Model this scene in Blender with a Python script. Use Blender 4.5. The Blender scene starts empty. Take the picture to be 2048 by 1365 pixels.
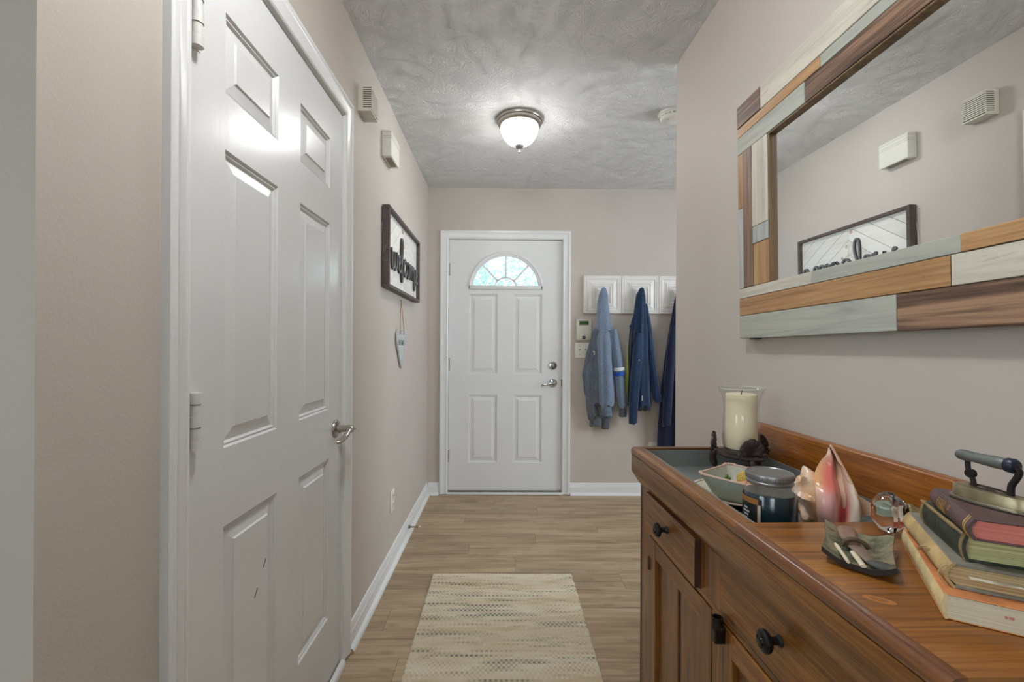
import bpy, bmesh, math, random
from mathutils import Vector, Matrix

PI = math.pi
scene = bpy.context.scene
COL = scene.collection

# ------------------------------------------------------------------ camera, world, lights, exposure
def R(d): return math.radians(d)

cam_data = bpy.data.cameras.new('camera')
cam = bpy.data.objects.new('camera', cam_data)
COL.objects.link(cam)
F_PX, YAW, ROLL = 910.0, R(0.5), R(0.30)
cam_data.sensor_width = 36.0
cam_data.lens = 36.0 * F_PX / 2048.0
cam_data.shift_x = (1024.0 - 1011.4) / 2048.0
cam_data.shift_y = (692.0 - 682.5) / 2048.0
cam_data.clip_start = 0.02
_fw = Vector((math.sin(YAW), math.cos(YAW), 0))
_rt = Vector((math.cos(YAW), -math.sin(YAW), 0))
_up = Vector((0, 0, 1))
_r2 = _rt * math.cos(ROLL) + _up * math.sin(ROLL)
_u2 = -_rt * math.sin(ROLL) + _up * math.cos(ROLL)
_m = Matrix.Identity(4)
for i in range(3):
    _m[i][0] = _r2[i]; _m[i][1] = _u2[i]; _m[i][2] = -_fw[i]
_m[0][3], _m[1][3], _m[2][3] = 0.0, 0.0, 1.195
cam.matrix_world = _m
scene.camera = cam

world = bpy.data.worlds.new('overcast_sky')
scene.world = world
world.use_nodes = True
world.node_tree.nodes['Background'].inputs[0].default_value = (0.80, 0.93, 1.0, 1)
world.node_tree.nodes['Background'].inputs[1].default_value = 4.0

def area(name, loc, direction, sx, sy, power, color):
    l = bpy.data.lights.new(name, 'AREA')
    l.shape = 'RECTANGLE'; l.size = sx; l.size_y = sy
    l.energy = power; l.color = color
    o = bpy.data.objects.new(name, l); COL.objects.link(o)
    o.location = loc
    o.rotation_euler = Vector(direction).to_track_quat('-Z', 'Y').to_euler()
    return o

# area lamps as daylight at three windows; patio and side windows added for fill
area('fill_light_patio', (-0.9, -3.12, 1.45), (0, 1, 0), 1.3, 1.2, 9, (0.95, 0.98, 1.0))
area('fill_light_side', (-3.42, -1.2, 1.45), (1, 0, 0), 1.7, 1.3, 12, (0.95, 0.98, 1.0))
area('daylight_foyer_window', (3.22, 2.05, 1.55), (-1, 0, 0), 1.2, 1.3, 42, (0.90, 0.95, 1.0))

scene.view_settings.view_transform = 'Standard'
scene.view_settings.look = 'None'
scene.view_settings.gamma = 1.0
scene.view_settings.exposure = 0.0
scene.view_settings.use_curve_mapping = False
scene.cycles.use_denoising = True
scene.cycles.max_bounces = 7
scene.cycles.diffuse_bounces = 4
scene.cycles.glossy_bounces = 3
scene.cycles.use_adaptive_sampling = True
scene.cycles.adaptive_threshold = 0.06
scene.cycles.sample_clamp_indirect = 6.0

# ------------------------------------------------------------------ helpers: materials
def mat_base(name):
    m = bpy.data.materials.new(name); m.use_nodes = True
    nt = m.node_tree
    return m, nt, nt.nodes['Principled BSDF']

def nd(nt, typ, **kw):
    n = nt.nodes.new(typ)
    for k, v in kw.items(): setattr(n, k, v)
    return n

def lin(c):
    """sRGB 0-255 triple to linear RGBA"""
    out = []
    for v in c:
        v = v / 255.0
        out.append(v / 12.92 if v <= 0.04045 else ((v + 0.055) / 1.055) ** 2.4)
    return (out[0], out[1], out[2], 1.0)

def coords(nt, scale=(1, 1, 1), rand=False, rot=(0, 0, 0)):
    tc = nd(nt, 'ShaderNodeTexCoord'); mp = nd(nt, 'ShaderNodeMapping')
    mp.inputs['Scale'].default_value = scale
    mp.inputs['Rotation'].default_value = rot
    src = tc.outputs['Object']
    if rand:
        oi = nd(nt, 'ShaderNodeObjectInfo')
        mu = nd(nt, 'ShaderNodeMath', operation='MULTIPLY'); mu.inputs[1].default_value = 37.0
        ad = nd(nt, 'ShaderNodeVectorMath', operation='ADD')
        nt.links.new(oi.outputs['Random'], mu.inputs[0])
        nt.links.new(tc.outputs['Object'], ad.inputs[0]); nt.links.new(mu.outputs[0], ad.inputs[1])
        src = ad.outputs[0]
    nt.links.new(src, mp.inputs[0])
    return mp.outputs[0]

def noise(nt, vec, scale, detail=4, rough=0.55, dist=0.0):
    n = nd(nt, 'ShaderNodeTexNoise')
    n.inputs['Scale'].default_value = scale; n.inputs['Detail'].default_value = detail
    n.inputs['Roughness'].default_value = rough; n.inputs['Distortion'].default_value = dist
    if vec is not None: nt.links.new(vec, n.inputs['Vector'])
    return n.outputs['Fac']

def ramp(nt, fac, stops, interp='LINEAR'):
    r = nd(nt, 'ShaderNodeValToRGB'); r.color_ramp.interpolation = interp
    e = r.color_ramp.elements
    while len(e) < len(stops): e.new(0.5)
    for el, (p, c) in zip(e, stops):
        el.position = p; el.color = c if len(c) == 4 else (*c, 1)
    nt.links.new(fac, r.inputs[0])
    return r.outputs[0]

def bump(nt, b, height, strength, dist=0.01):
    n = nd(nt, 'ShaderNodeBump')
    n.inputs['Strength'].default_value = strength; n.inputs['Distance'].default_value = dist
    nt.links.new(height, n.inputs['Height']); nt.links.new(n.outputs[0], b.inputs['Normal'])
    return n

def math_n(nt, op, a, b=None):
    n = nd(nt, 'ShaderNodeMath', operation=op)
    for i, v in enumerate((a, b)):
        if v is None: continue
        if isinstance(v, (int, float)): n.inputs[i].default_value = v
        else: nt.links.new(v, n.inputs[i])
    return n.outputs[0]

def mixc(nt, fac, a, b, blend='MIX'):
    n = nd(nt, 'ShaderNodeMix', data_type='RGBA', blend_type=blend)
    for sock, v in ((n.inputs[0], fac), (n.inputs[6], a), (n.inputs[7], b)):
        if isinstance(v, (int, float)): sock.default_value = v
        elif isinstance(v, tuple): sock.default_value = v
        else: nt.links.new(v, sock)
    return n.outputs[2]

def plain(name, c, rough=0.5, metal=0.0, var=0.06, nscale=30, bstr=0.0, spec=0.5, **kw):
    """simple procedural material: colour with a little noise variation and optional fine bump"""
    m, nt, b = mat_base(name)
    col = lin(c)
    v = coords(nt)
    f = noise(nt, v, nscale, 3)
    dk = tuple(x * (1 - var) for x in col[:3]); lt = tuple(min(1, x * (1 + var)) for x in col[:3])
    nt.links.new(ramp(nt, f, [(0.3, dk), (0.7, lt)]), b.inputs['Base Color'])
    b.inputs['Roughness'].default_value = rough; b.inputs['Metallic'].default_value = metal
    b.inputs['Specular IOR Level'].default_value = spec
    if bstr: bump(nt, b, noise(nt, v, nscale * 4, 4), bstr, 0.002)
    for k, val in kw.items(): b.inputs[k.replace('_', ' ')].default_value = val
    return m

def wood(name, dark, mid, light, along='y', k=1.0, rough=0.45, rand=True, bstr=0.15, coat=0.0, contrast=(0.37, 0.5, 0.63)):
    m, nt, b = mat_base(name)
    s = {'x': (1.6, 26, 26), 'y': (26, 1.6, 26), 'z': (26, 26, 1.6)}[along]
    v = coords(nt, tuple(q * k for q in s), rand)
    f1 = noise(nt, v, 1.0, 6, 0.6, 0.6)
    v2 = coords(nt, tuple(q * k * (0.22 if q > 5 else 0.5) for q in s), rand)
    f2 = noise(nt, v2, 1.0, 3, 0.5, 1.2)
    v3 = coords(nt, tuple(q * k * (6 if q > 5 else 3) for q in s), rand)
    f3 = noise(nt, v3, 1.0, 2, 0.5)
    f = math_n(nt, 'ADD', math_n(nt, 'MULTIPLY', f1, 0.46), math_n(nt, 'ADD', math_n(nt, 'MULTIPLY', f2, 0.20), math_n(nt, 'MULTIPLY', f3, 0.34)))
    c = ramp(nt, f, [(contrast[0], lin(dark)), (contrast[1], lin(mid)), (contrast[2], lin(light))])
    if rand:
        oi = nd(nt, 'ShaderNodeObjectInfo')
        hv = nd(nt, 'ShaderNodeHueSaturation')
        mr = nd(nt, 'ShaderNodeMapRange'); mr.inputs[3].default_value = 0.92; mr.inputs[4].default_value = 1.08
        nt.links.new(oi.outputs['Random'], mr.inputs[0]); nt.links.new(mr.outputs[0], hv.inputs['Value'])
        nt.links.new(c, hv.inputs['Color']); c = hv.outputs[0]
    nt.links.new(c, b.inputs['Base Color'])
    b.inputs['Roughness'].default_value = rough
    b.inputs['Coat Weight'].default_value = coat; b.inputs['Coat Roughness'].default_value = 0.2
    if bstr: bump(nt, b, f3, bstr, 0.001)
    return m

# ------------------------------------------------------------------ helpers: meshes and objects
class MB:
    """collects shapes in one bmesh"""
    def __init__(self): self.bm = bmesh.new()

    def _face(self, vs, mi=0):
        try:
            f = self.bm.faces.new(vs); f.material_index = mi; return f
        except ValueError: return None

    def box(self, x0, x1, y0, y1, z0, z1, bev=0.0, seg=2, mi=0):
        m = Matrix.Translation(((x0 + x1) / 2, (y0 + y1) / 2, (z0 + z1) / 2)) @ Matrix.Diagonal((abs(x1 - x0), abs(y1 - y0), abs(z1 - z0), 1))
        r = bmesh.ops.create_cube(self.bm, size=1.0, matrix=m)
        vs = r['verts']
        fs = list({f for v in vs for f in v.link_faces})
        for f in fs: f.material_index = mi
        if bev:
            es = list({e for v in vs for e in v.link_edges})
            rr = bmesh.ops.bevel(self.bm, geom=es, offset=bev, segments=seg, affect='EDGES', profile=0.5)
            for f in rr['faces']: f.material_index = mi
        return self

    def hexa(self, p, mi=0):
        v = [self.bm.verts.new(q) for q in p]
        for f in ((0, 3, 2, 1), (4, 5, 6, 7), (0, 1, 5, 4), (1, 2, 6, 5), (2, 3, 7, 6), (3, 0, 4, 7)):
            self._face([v[i] for i in f], mi)
        return self

    def prism(self, pts, fn, a, b, mi=0):
        """extrude 2-D polygon pts; fn(u, v, w) -> xyz with w going from a to b"""
        lo = [self.bm.verts.new(fn(u, v, a)) for u, v in pts]
        hi = [self.bm.verts.new(fn(u, v, b)) for u, v in pts]
        n = len(pts)
        self._face(lo[::-1], mi); self._face(hi, mi)
        for i in range(n): self._face([lo[i], lo[(i + 1) % n], hi[(i + 1) % n], hi[i]], mi)
        return self

    def rings(self, rings, close=True, cap0=True, cap1=True, mi=0):
        vr = [[self.bm.verts.new(p) for p in r] for r in rings]
        n = len(vr[0])
        for a, b in zip(vr, vr[1:]):
            for i in range(n if close else n - 1):
                j = (i + 1) % n
                self._face([a[i], a[j], b[j], b[i]], mi)
        if close and cap0: self._face(vr[0][::-1], mi)
        if close and cap1: self._face(vr[-1], mi)
        return self

    def lathe(self, prof, c=(0, 0, 0), n=32, axis='z', mat=None, mi=0, cap=True):
        """prof: (r, h) pairs"""
        M = mat or {'z': Matrix.Identity(3), 'y': Matrix(((1, 0, 0), (0, 0, 1), (0, -1, 0))), '-y': Matrix(((1, 0, 0), (0, 0, -1), (0, 1, 0))),
                    'x': Matrix(((0, 0, 1), (0, 1, 0), (-1, 0, 0))), '-x': Matrix(((0, 0, -1), (0, 1, 0), (1, 0, 0)))}[axis]
        c = Vector(c); rs = []
        for r, h in prof:
            r = max(r, 1e-5)
            rs.append([c + M @ Vector((r * math.cos(2 * PI * i / n), r * math.sin(2 * PI * i / n), h)) for i in range(n)])
        return self.rings(rs, True, cap, cap, mi)

    def tube(self, pts, r, n=8, mi=0, cap=True, squash=None):
        pts = [Vector(p) for p in pts]; rs = []
        up = Vector((0, 0, 1)); prev = None
        for i, p in enumerate(pts):
            t = (pts[min(i + 1, len(pts) - 1)] - pts[max(i - 1, 0)]).normalized()
            if prev is None:
                s = t.cross(up)
                if s.length < 1e-3: s = t.cross(Vector((1, 0, 0)))
            else: s = prev - t * prev.dot(t)
            s.normalize(); prev = s
            q = t.cross(s).normalized()
            ri = r[i] if isinstance(r, (list, tuple)) else r
            k = squash or 1.0
            rs.append([p + s * (ri * math.cos(2 * PI * j / n)) + q * (ri * k * math.sin(2 * PI * j / n)) for j in range(n)])
        return self.rings(rs, True, cap, cap, mi)

    def leaf(self, pts, r, nrm, n=10, k=.5, mi=0):
        """flattened tapering lobe: wide across, k times as thick along nrm"""
        pts = [Vector(p) for p in pts]; nrm = Vector(nrm).normalized(); rs = []
        for i, p in enumerate(pts):
            t = (pts[min(i + 1, len(pts) - 1)] - pts[max(i - 1, 0)]).normalized()
            s = nrm.cross(t).normalized()
            rs.append([p + s * (r[i] * math.cos(2 * PI * j / n)) + nrm * (r[i] * k * math.sin(2 * PI * j / n)) for j in range(n)])
        return self.rings(rs, mi=mi)

    def grid(self, fn, nu, nv, mi=0, thick=None):
        vs = [[self.bm.verts.new(fn(i / (nu - 1), j / (nv - 1))) for j in range(nv)] for i in range(nu)]
        for i in range(nu - 1):
            for j in range(nv - 1):
                self._face([vs[i][j], vs[i + 1][j], vs[i + 1][j + 1], vs[i][j + 1]], mi)
        return self

    def build(self, name, mats, parent=None, org=(0, 0, 0), smooth=35, loc=None):
        """link the collected shapes as ONE mesh object; org is subtracted from the coordinates"""
        if org != (0, 0, 0): bmesh.ops.translate(self.bm, verts=self.bm.verts, vec=-Vector(org))
        bmesh.ops.recalc_face_normals(self.bm, faces=self.bm.faces)
        me = bpy.data.meshes.new(name); self.bm.to_mesh(me); self.bm.free()
        return link(name, me, mats, parent, smooth, loc)

def link(name, me, mats, parent=None, smooth=35, loc=None):
    if not isinstance(mats, (list, tuple)): mats = [mats]
    if len(me.materials) == 0:
        for m in mats: me.materials.append(m)
    if smooth and len(me.polygons):
        me.polygons.foreach_set('use_smooth', [True] * len(me.polygons))
        me.set_sharp_from_angle(angle=R(smooth))
    o = bpy.data.objects.new(name, me); COL.objects.link(o)
    if parent is not None: o.parent = parent
    if loc is not None: o.location = loc
    return o

def tag(o, label=None, cat=None, group=None, kind=None):
    if label: o['label'] = label
    if cat: o['category'] = cat
    if group: o['group'] = group
    if kind: o['kind'] = kind
    return o

def thing(name, loc, label=None, cat=None, rz=0.0, group=None, kind=None):
    o = bpy.data.objects.new(name, None); COL.objects.link(o)
    o.empty_display_size = 0.05
    o.location = loc; o.rotation_euler = (0, 0, rz)
    return tag(o, label, cat, group, kind)

# the wall with the mirror is not quite parallel to the hall: its things are laid out in a frame turned by RA about the wall's end
RA = R(1.1)
R0 = Vector((0.778, 2.03, 0.0))
XW = 0.778
def frR(x, y, z):
    c, s = math.cos(RA), math.sin(RA); dx, dy = x - R0.x, y - R0.y
    return Vector((R0.x + c * dx - s * dy, R0.y + s * dx + c * dy, z))
def thingR(name, org, label=None, cat=None, group=None):
    return thing(name, frR(*org), label, cat, RA, group)

def catmull(pts, per=6):
    out = []; n = len(pts)
    P = [Vector(p) for p in pts]
    for i in range(n - 1):
        p0, p1, p2, p3 = P[max(i - 1, 0)], P[i], P[i + 1], P[min(i + 2, n - 1)]
        for k in range(per):
            t = k / per
            out.append(0.5 * ((2 * p1) + (p2 - p0) * t + (2 * p0 - 5 * p1 + 4 * p2 - p3) * t * t + (3 * p1 - p0 - 3 * p2 + p3) * t ** 3))
    out.append(P[-1]); return out

def lerp_table(tab, t):
    for a, b in zip(tab, tab[1:]):
        if t <= b[0]:
            k = (t - a[0]) / max(b[0] - a[0], 1e-9); k = k * k * (3 - 2 * k) * 0.5 + k * 0.5
            return [x + (y - x) * k for x, y in zip(a[1:], b[1:])]
    return list(tab[-1][1:])
# ------------------------------------------------------------------ materials of the setting
def wall_paint(name, c):
    m, nt, b = mat_base(name)
    v = coords(nt)
    f = noise(nt, v, 2.2, 3)
    col = lin(c)
    nt.links.new(ramp(nt, f, [(0.3, tuple(x * 0.97 for x in col[:3])), (0.7, tuple(x * 1.03 for x in col[:3]))]), b.inputs['Base Color'])
    b.inputs['Roughness'].default_value = 0.55
    b.inputs['Specular IOR Level'].default_value = 0.35
    bump(nt, b, noise(nt, v, 170, 4, 0.6), 0.22, 0.0025)
    return m
M_wall = wall_paint('greige_wall_paint', (195, 187, 179))

def ceiling_mat():
    """stomped plaster: ridges radiating from random centres"""
    m, nt, b = mat_base('stomped_ceiling_plaster')
    tc = nd(nt, 'ShaderNodeTexCoord')
    wob = nd(nt, 'ShaderNodeTexNoise'); wob.inputs['Scale'].default_value = 7; wob.inputs['Detail'].default_value = 2
    nt.links.new(tc.outputs['Object'], wob.inputs['Vector'])
    sub = nd(nt, 'ShaderNodeVectorMath', operation='SUBTRACT'); sub.inputs[1].default_value = (0.5, 0.5, 0.5)
    nt.links.new(wob.outputs['Color'], sub.inputs[0])
    sc = nd(nt, 'ShaderNodeVectorMath', operation='SCALE'); sc.inputs['Scale'].default_value = 0.10
    nt.links.new(sub.outputs[0], sc.inputs[0])
    ad = nd(nt, 'ShaderNodeVectorMath', operation='ADD')
    nt.links.new(tc.outputs['Object'], ad.inputs[0]); nt.links.new(sc.outputs[0], ad.inputs[1])
    heights = []
    for k, (scale, kk) in enumerate(((7.0, 6.0), (10.5, 5.0))):
        vo = nd(nt, 'ShaderNodeTexVoronoi', voronoi_dimensions='2D')
        vo.inputs['Scale'].default_value = scale
        off = nd(nt, 'ShaderNodeVectorMath', operation='ADD'); off.inputs[1].default_value = (k * 3.7, k * 1.9, 0)
        nt.links.new(ad.outputs[0], off.inputs[0]); nt.links.new(off.outputs[0], vo.inputs['Vector'])
        df = nd(nt, 'ShaderNodeVectorMath', operation='SUBTRACT')
        nt.links.new(off.outputs[0], df.inputs[0]); nt.links.new(vo.outputs['Position'], df.inputs[1])
        sp = nd(nt, 'ShaderNodeSeparateXYZ'); nt.links.new(df.outputs[0], sp.inputs[0])
        ang = math_n(nt, 'ARCTAN2', sp.outputs[1], sp.outputs[0])
        ln = nd(nt, 'ShaderNodeVectorMath', operation='LENGTH'); nt.links.new(df.outputs[0], ln.inputs[0])
        cb = nd(nt, 'ShaderNodeCombineXYZ')
        nt.links.new(math_n(nt, 'MULTIPLY', ang, kk), cb.inputs[0])
        nt.links.new(math_n(nt, 'MULTIPLY', ln.outputs['Value'], 38.0), cb.inputs[1])
        sr = nd(nt, 'ShaderNodeSeparateColor'); nt.links.new(vo.outputs['Color'], sr.inputs[0])
        nt.links.new(math_n(nt, 'MULTIPLY', sr.outputs[0], 50.0), cb.inputs[2])
        f = noise(nt, cb.outputs[0], 1.0, 2, 0.5, 0.4)
        # ridge where the noise crosses its mean
        r = math_n(nt, 'SUBTRACT', 1.0, math_n(nt, 'MULTIPLY', math_n(nt, 'ABSOLUTE', math_n(nt, 'SUBTRACT', f, 0.5)), 9.0))
        heights.append(math_n(nt, 'MAXIMUM', r, 0.0))
    iso = noise(nt, ad.outputs[0], 21, 2, 0.5, 2.2)
    iso = math_n(nt, 'MAXIMUM', math_n(nt, 'SUBTRACT', 1.0, math_n(nt, 'MULTIPLY', math_n(nt, 'ABSOLUTE', math_n(nt, 'SUBTRACT', iso, 0.5)), 14.0)), 0.0)
    h = math_n(nt, 'MAXIMUM', math_n(nt, 'MAXIMUM', heights[0], heights[1]), iso)
    fine = noise(nt, tc.outputs['Object'], 140, 3)
    h = math_n(nt, 'ADD', h, math_n(nt, 'MULTIPLY', fine, 0.35))
    bump(nt, b, h, 0.75, 0.0058)
    b.inputs['Base Color'].default_value = lin((232, 232, 232))
    b.inputs['Roughness'].default_value = 0.7
    return m
M_ceil = ceiling_mat()

def gloss_paint(name, c, rough, streak, coat=0.0):
    m, nt, b = mat_base(name)
    v = coords(nt, (60, 60, 2.2)); f = noise(nt, v, 1.0, 4, 0.6)
    v2 = coords(nt, (3, 3, 3)); f2 = noise(nt, v2, 1.0, 4)
    col = lin(c)
    nt.links.new(ramp(nt, f2, [(0.3, tuple(x * 0.97 for x in col[:3])), (0.7, tuple(min(1, x * 1.02) for x in col[:3]))]), b.inputs['Base Color'])
    b.inputs['Roughness'].default_value = rough
    b.inputs['Specular IOR Level'].default_value = 0.5
    if streak: bump(nt, b, f, streak, 0.0012)
    return m
M_door = gloss_paint('white_door_enamel', (222, 223, 223), 0.24, 0.30)
M_door2 = gloss_paint('white_steel_door_paint', (225, 226, 226), 0.42, 0.10)
M_trim = gloss_paint('white_trim_enamel', (228, 229, 229), 0.30, 0.05)
M_raw = plain('raw_pine_end_grain', (196, 160, 124), 0.7)
M_white_plastic = plain('white_plastic', (226, 224, 216), 0.4, var=0.02)
M_ivory_plastic = plain('ivory_plastic', (206, 203, 190), 0.45, var=0.03)
M_nickel = plain('satin_nickel', (176, 170, 162), 0.28, 1.0, var=0.05, nscale=60)
M_chrome = plain('polished_chrome', (190, 192, 194), 0.14, 1.0, var=0.03)
M_steel_dull = plain('dull_brown_steel', (122, 108, 92), 0.4, 1.0)
M_black = plain('matt_black', (24, 23, 22), 0.6)
M_dark_gap = plain('dark_gap', (18, 16, 14), 0.9)
M_hinge = plain('painted_hinge_white', (218, 217, 213), 0.3, var=0.03)

def floor_wood():
    m, nt, b = mat_base('greige_oak_vinyl_plank')
    v = coords(nt, (1.3, 24, 24), True)
    f1 = noise(nt, v, 1.0, 6, 0.62, 1.0)
    v2 = coords(nt, (0.9, 5.0, 5), True)
    f2 = noise(nt, v2, 1.0, 4, 0.5, 1.5)
    v3 = coords(nt, (5, 190, 190), True)
    f3 = noise(nt, v3, 1.0, 2, 0.5)
    f = math_n(nt, 'ADD', math_n(nt, 'MULTIPLY', f1, 0.5), math_n(nt, 'ADD', math_n(nt, 'MULTIPLY', f2, 0.3), math_n(nt, 'MULTIPLY', f3, 0.2)))
    c = ramp(nt, f, [(0.36, lin((128, 107, 84))), (0.50, lin((170, 148, 120))), (0.64, lin((192, 172, 144)))])
    # saw marks across the board
    v4 = coords(nt, (150, 3, 3), True); f4 = noise(nt, v4, 1.0, 1, 0.5)
    v5 = coords(nt, (5, 10, 5), True); f5 = noise(nt, v5, 1.0, 2, 0.5)
    saw = math_n(nt, 'MULTIPLY', math_n(nt, 'GREATER_THAN', f5, 0.60), math_n(nt, 'MULTIPLY', f4, 0.30))
    c = mixc(nt, saw, c, lin((120, 102, 82)))
    # knots
    vk = coords(nt, (2.2, 5.5, 1), True)
    vo = nd(nt, 'ShaderNodeTexVoronoi', voronoi_dimensions='2D'); vo.inputs['Scale'].default_value = 1.0
    nt.links.new(vk, vo.inputs['Vector'])
    kn = ramp(nt, vo.outputs['Distance'], [(0.02, (1, 1, 1)), (0.09, (0, 0, 0))])
    c = mixc(nt, math_n(nt, 'MULTIPLY', kn, 0.35), c, lin((118, 96, 74)))
    oi = nd(nt, 'ShaderNodeObjectInfo'); hv = nd(nt, 'ShaderNodeHueSaturation')
    mr = nd(nt, 'ShaderNodeMapRange'); mr.inputs[3].default_value = 0.90; mr.inputs[4].default_value = 1.08
    nt.links.new(oi.outputs['Random'], mr.inputs[0]); nt.links.new(mr.outputs[0], hv.inputs['Value']); nt.links.new(c, hv.inputs['Color'])
    nt.links.new(hv.outputs[0], b.inputs['Base Color'])
    b.inputs['Roughness'].default_value = 0.5
    bump(nt, b, f3, 0.15, 0.001)
    return m
M_floor = floor_wood()

def glass_mat(name, rough=0.0, tint=(1, 1, 1), bumpy=0.0, ior=1.45):
    """clear glass that also lets shadow rays through"""
    m, nt, b = mat_base(name)
    nt.nodes.remove(b)
    out = nt.nodes['Material Output']
    tr = nd(nt, 'ShaderNodeBsdfTransparent'); tr.inputs[0].default_value = (*tint, 1)
    gl = nd(nt, 'ShaderNodeBsdfGlossy'); gl.inputs['Roughness'].default_value = 0.03 + rough
    lw = nd(nt, 'ShaderNodeLayerWeight'); lw.inputs[0].default_value = .5
    fac = math_n(nt, 'ADD', .035, math_n(nt, 'MULTIPLY', math_n(nt, 'POWER', lw.outputs['Facing'], 4.0), .55))
    mx = nd(nt, 'ShaderNodeMixShader')
    nt.links.new(fac, mx.inputs[0]); nt.links.new(tr.outputs[0], mx.inputs[1]); nt.links.new(gl.outputs[0], mx.inputs[2])
    nt.links.new(mx.outputs[0], out.inputs[0])
    return m
M_pane = glass_mat('window_glass', 0.0, (0.93, 0.97, 0.97))

# ------------------------------------------------------------------ the setting
W, D, H = -0.595, 3.65, 2.46      # left wall face, back wall face, ceiling height
XL, XR, YB = -3.5, 3.3, -3.2      # far sides of the open-plan rooms around the hall

def struct(mb, name, mat, **kw):
    return tag(mb.build(name, mat, **kw), kind='structure')

floor = struct(MB().box(XL - .15, XR + .15, YB - .15, D + .15, -0.12, -0.008), 'floor', M_dark_gap, smooth=0)
ceiling = struct(MB().box(XL - .15, XR + .15, YB - .15, D + .15, H, H + 0.12), 'ceiling', M_ceil, smooth=0)

# planks: 16.5 cm wide, laid across the hall, joints where the boards meet
def plank_mesh(L, wd):
    mb = MB(); g = 0.0004; bv = 0.0010
    bottom = -0.008; top = 0.0
    x0, x1, y0, y1 = g, L - g, g, wd - g
    lo = [(x0, y0, bottom), (x1, y0, bottom), (x1, y1, bottom), (x0, y1, bottom)]
    mid = [(x, y, top - bv) for x, y, _ in lo]
    hi = [(x0 + bv, y0 + bv, top), (x1 - bv, y0 + bv, top), (x1 - bv, y1 - bv, top), (x0 + bv, y1 - bv, top)]
    mb.rings([lo, mid, hi])
    bmesh.ops.recalc_face_normals(mb.bm, faces=mb.bm.faces)
    me = bpy.data.meshes.new('plank'); mb.bm.to_mesh(me); mb.bm.free()
    me.materials.append(M_floor)
    return me
plank_cache = {}
JOINT = {0: -0.30, 1: 0.62, 2: 0.08, 3: -0.185, 4: 0.215, 5: 0.63, 6: -0.245, 7: 0.264, 8: -0.05, 9: 0.47}
rnd = random.Random(4)
PW, PL = 0.165, 1.22
k = -32
while True:
    y0 = 2.07 + PW * k
    if y0 > D: break
    if y0 + PW > YB:
        j0 = JOINT.get(k, rnd.uniform(-0.6, 0.6))
        xs = [XL]
        x = j0 - math.ceil((j0 - XL) / PL) * PL
        while x < XR:
            if x > XL + .02: xs.append(x)
            x += PL
        xs.append(XR)
        ya, yb = max(y0, YB), min(y0 + PW, D)
        for a, c in zip(xs, xs[1:]):
            if c - a < 0.02: continue
            if c < -0.72 and ya > 0.6: continue            # under the closet block, never seen
            key = (round(c - a, 3), round(yb - ya, 3))
            if key not in plank_cache: plank_cache[key] = plank_mesh(*key)
            o = bpy.data.objects.new('plank', plank_cache[key]); COL.objects.link(o)
            o.parent = floor; o.location = (a, ya, 0)
    k += 1

# walls
CL0, CL1, CLT = 0.862, 1.708, 2.058      # closet door opening along Y, and its top
FD0, FD1, FDT = -0.432, 0.488, 2.052     # front door opening along X, and its top
mb = MB()
mb.box(W - .115, W, 0.585, CL0, 0, H); mb.box(W - .115, W, CL1, D, 0, H); mb.box(W - .115, W, CL0, CL1, CLT, H)
struct(mb, 'wall_left', M_wall, smooth=0)
mb = MB(); mb.box(W - .75, W - .65, 0.70, 2.2, 0, H); mb.box(W - .65, W - .115, 0.60, 0.70, 0, H); mb.box(W - .65, W - .115, 2.2, 2.3, 0, H)
struct(mb, 'wall_closet', M_wall, smooth=0)
struct(MB().box(XL, W - .1151, 0.585, 0.70, 0, H), 'wall_left_return', M_wall, smooth=0)
mb = MB()
mb.box(W - .115, FD0, D, D + .14, 0, H); mb.box(FD1, XR, D, D + .14, 0, H); mb.box(FD0, FD1, D, D + .14, FDT, H)
struct(mb, 'wall_back', M_wall, smooth=0)
mb = MB(); mb.box(XW, XW + .12, YB - .02, 2.03, 0, H)
wr = struct(mb, 'wall_right', M_wall, org=tuple(R0), smooth=0); wr.location = R0; wr.rotation_euler = (0, 0, RA)

def wall_window(name, fn, a0, a1, wa0, wa1, wz0, wz1):
    """wall with a window hole; fn(a, d, z): a along the wall, d through its thickness"""
    mb = MB()
    for (p, q, z0, z1) in ((a0, wa0, 0, H), (wa1, a1, 0, H), (wa0, wa1, 0, wz0), (wa0, wa1, wz1, H)):
        c = [fn(p, 0, z0), fn(q, .12, z1)]
        mb.box(min(c[0][0], c[1][0]), max(c[0][0], c[1][0]), min(c[0][1], c[1][1]), max(c[0][1], c[1][1]), z0, z1)
    return struct(mb, name, M_wall, smooth=0)
def window(name, fn, a0, a1, z0, z1, cols, rows):
    root = thing(name, fn((a0 + a1) / 2, 0, z0), kind='structure'); o0 = tuple(root.location)
    def bx(p, q, d0, d1, za, zb):
        c0, c1 = fn(p, d0, za), fn(q, d1, zb); m = MB()
        return m.box(min(c0[0], c1[0]), max(c0[0], c1[0]), min(c0[1], c1[1]), max(c0[1], c1[1]), za, zb, 0.003, 1)
    t = .05
    for (p, q, za, zb) in ((a0, a1, z0, z0 + t), (a0, a1, z1 - t, z1), (a0, a0 + t, z0 + t, z1 - t), (a1 - t, a1, z0 + t, z1 - t)):
        bx(p, q, .03, .09, za, zb).build('window_frame', M_trim, root, o0)
    wa, hz = (a1 - a0 - 2 * t) / cols, (z1 - z0 - 2 * t) / rows
    for i in range(1, cols): bx(a0 + t + wa * i - .02, a0 + t + wa * i + .02, .04, .08, z0 + t, z1 - t).build('mullion', M_trim, root, o0)
    for i in range(cols):
        for j in range(rows): bx(a0 + t + wa * i + .005, a0 + t + wa * (i + 1) - .005, .058, .062, z0 + t + hz * j + .005, z0 + t + hz * (j + 1) - .005).build('pane', M_pane, root, o0)
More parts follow.
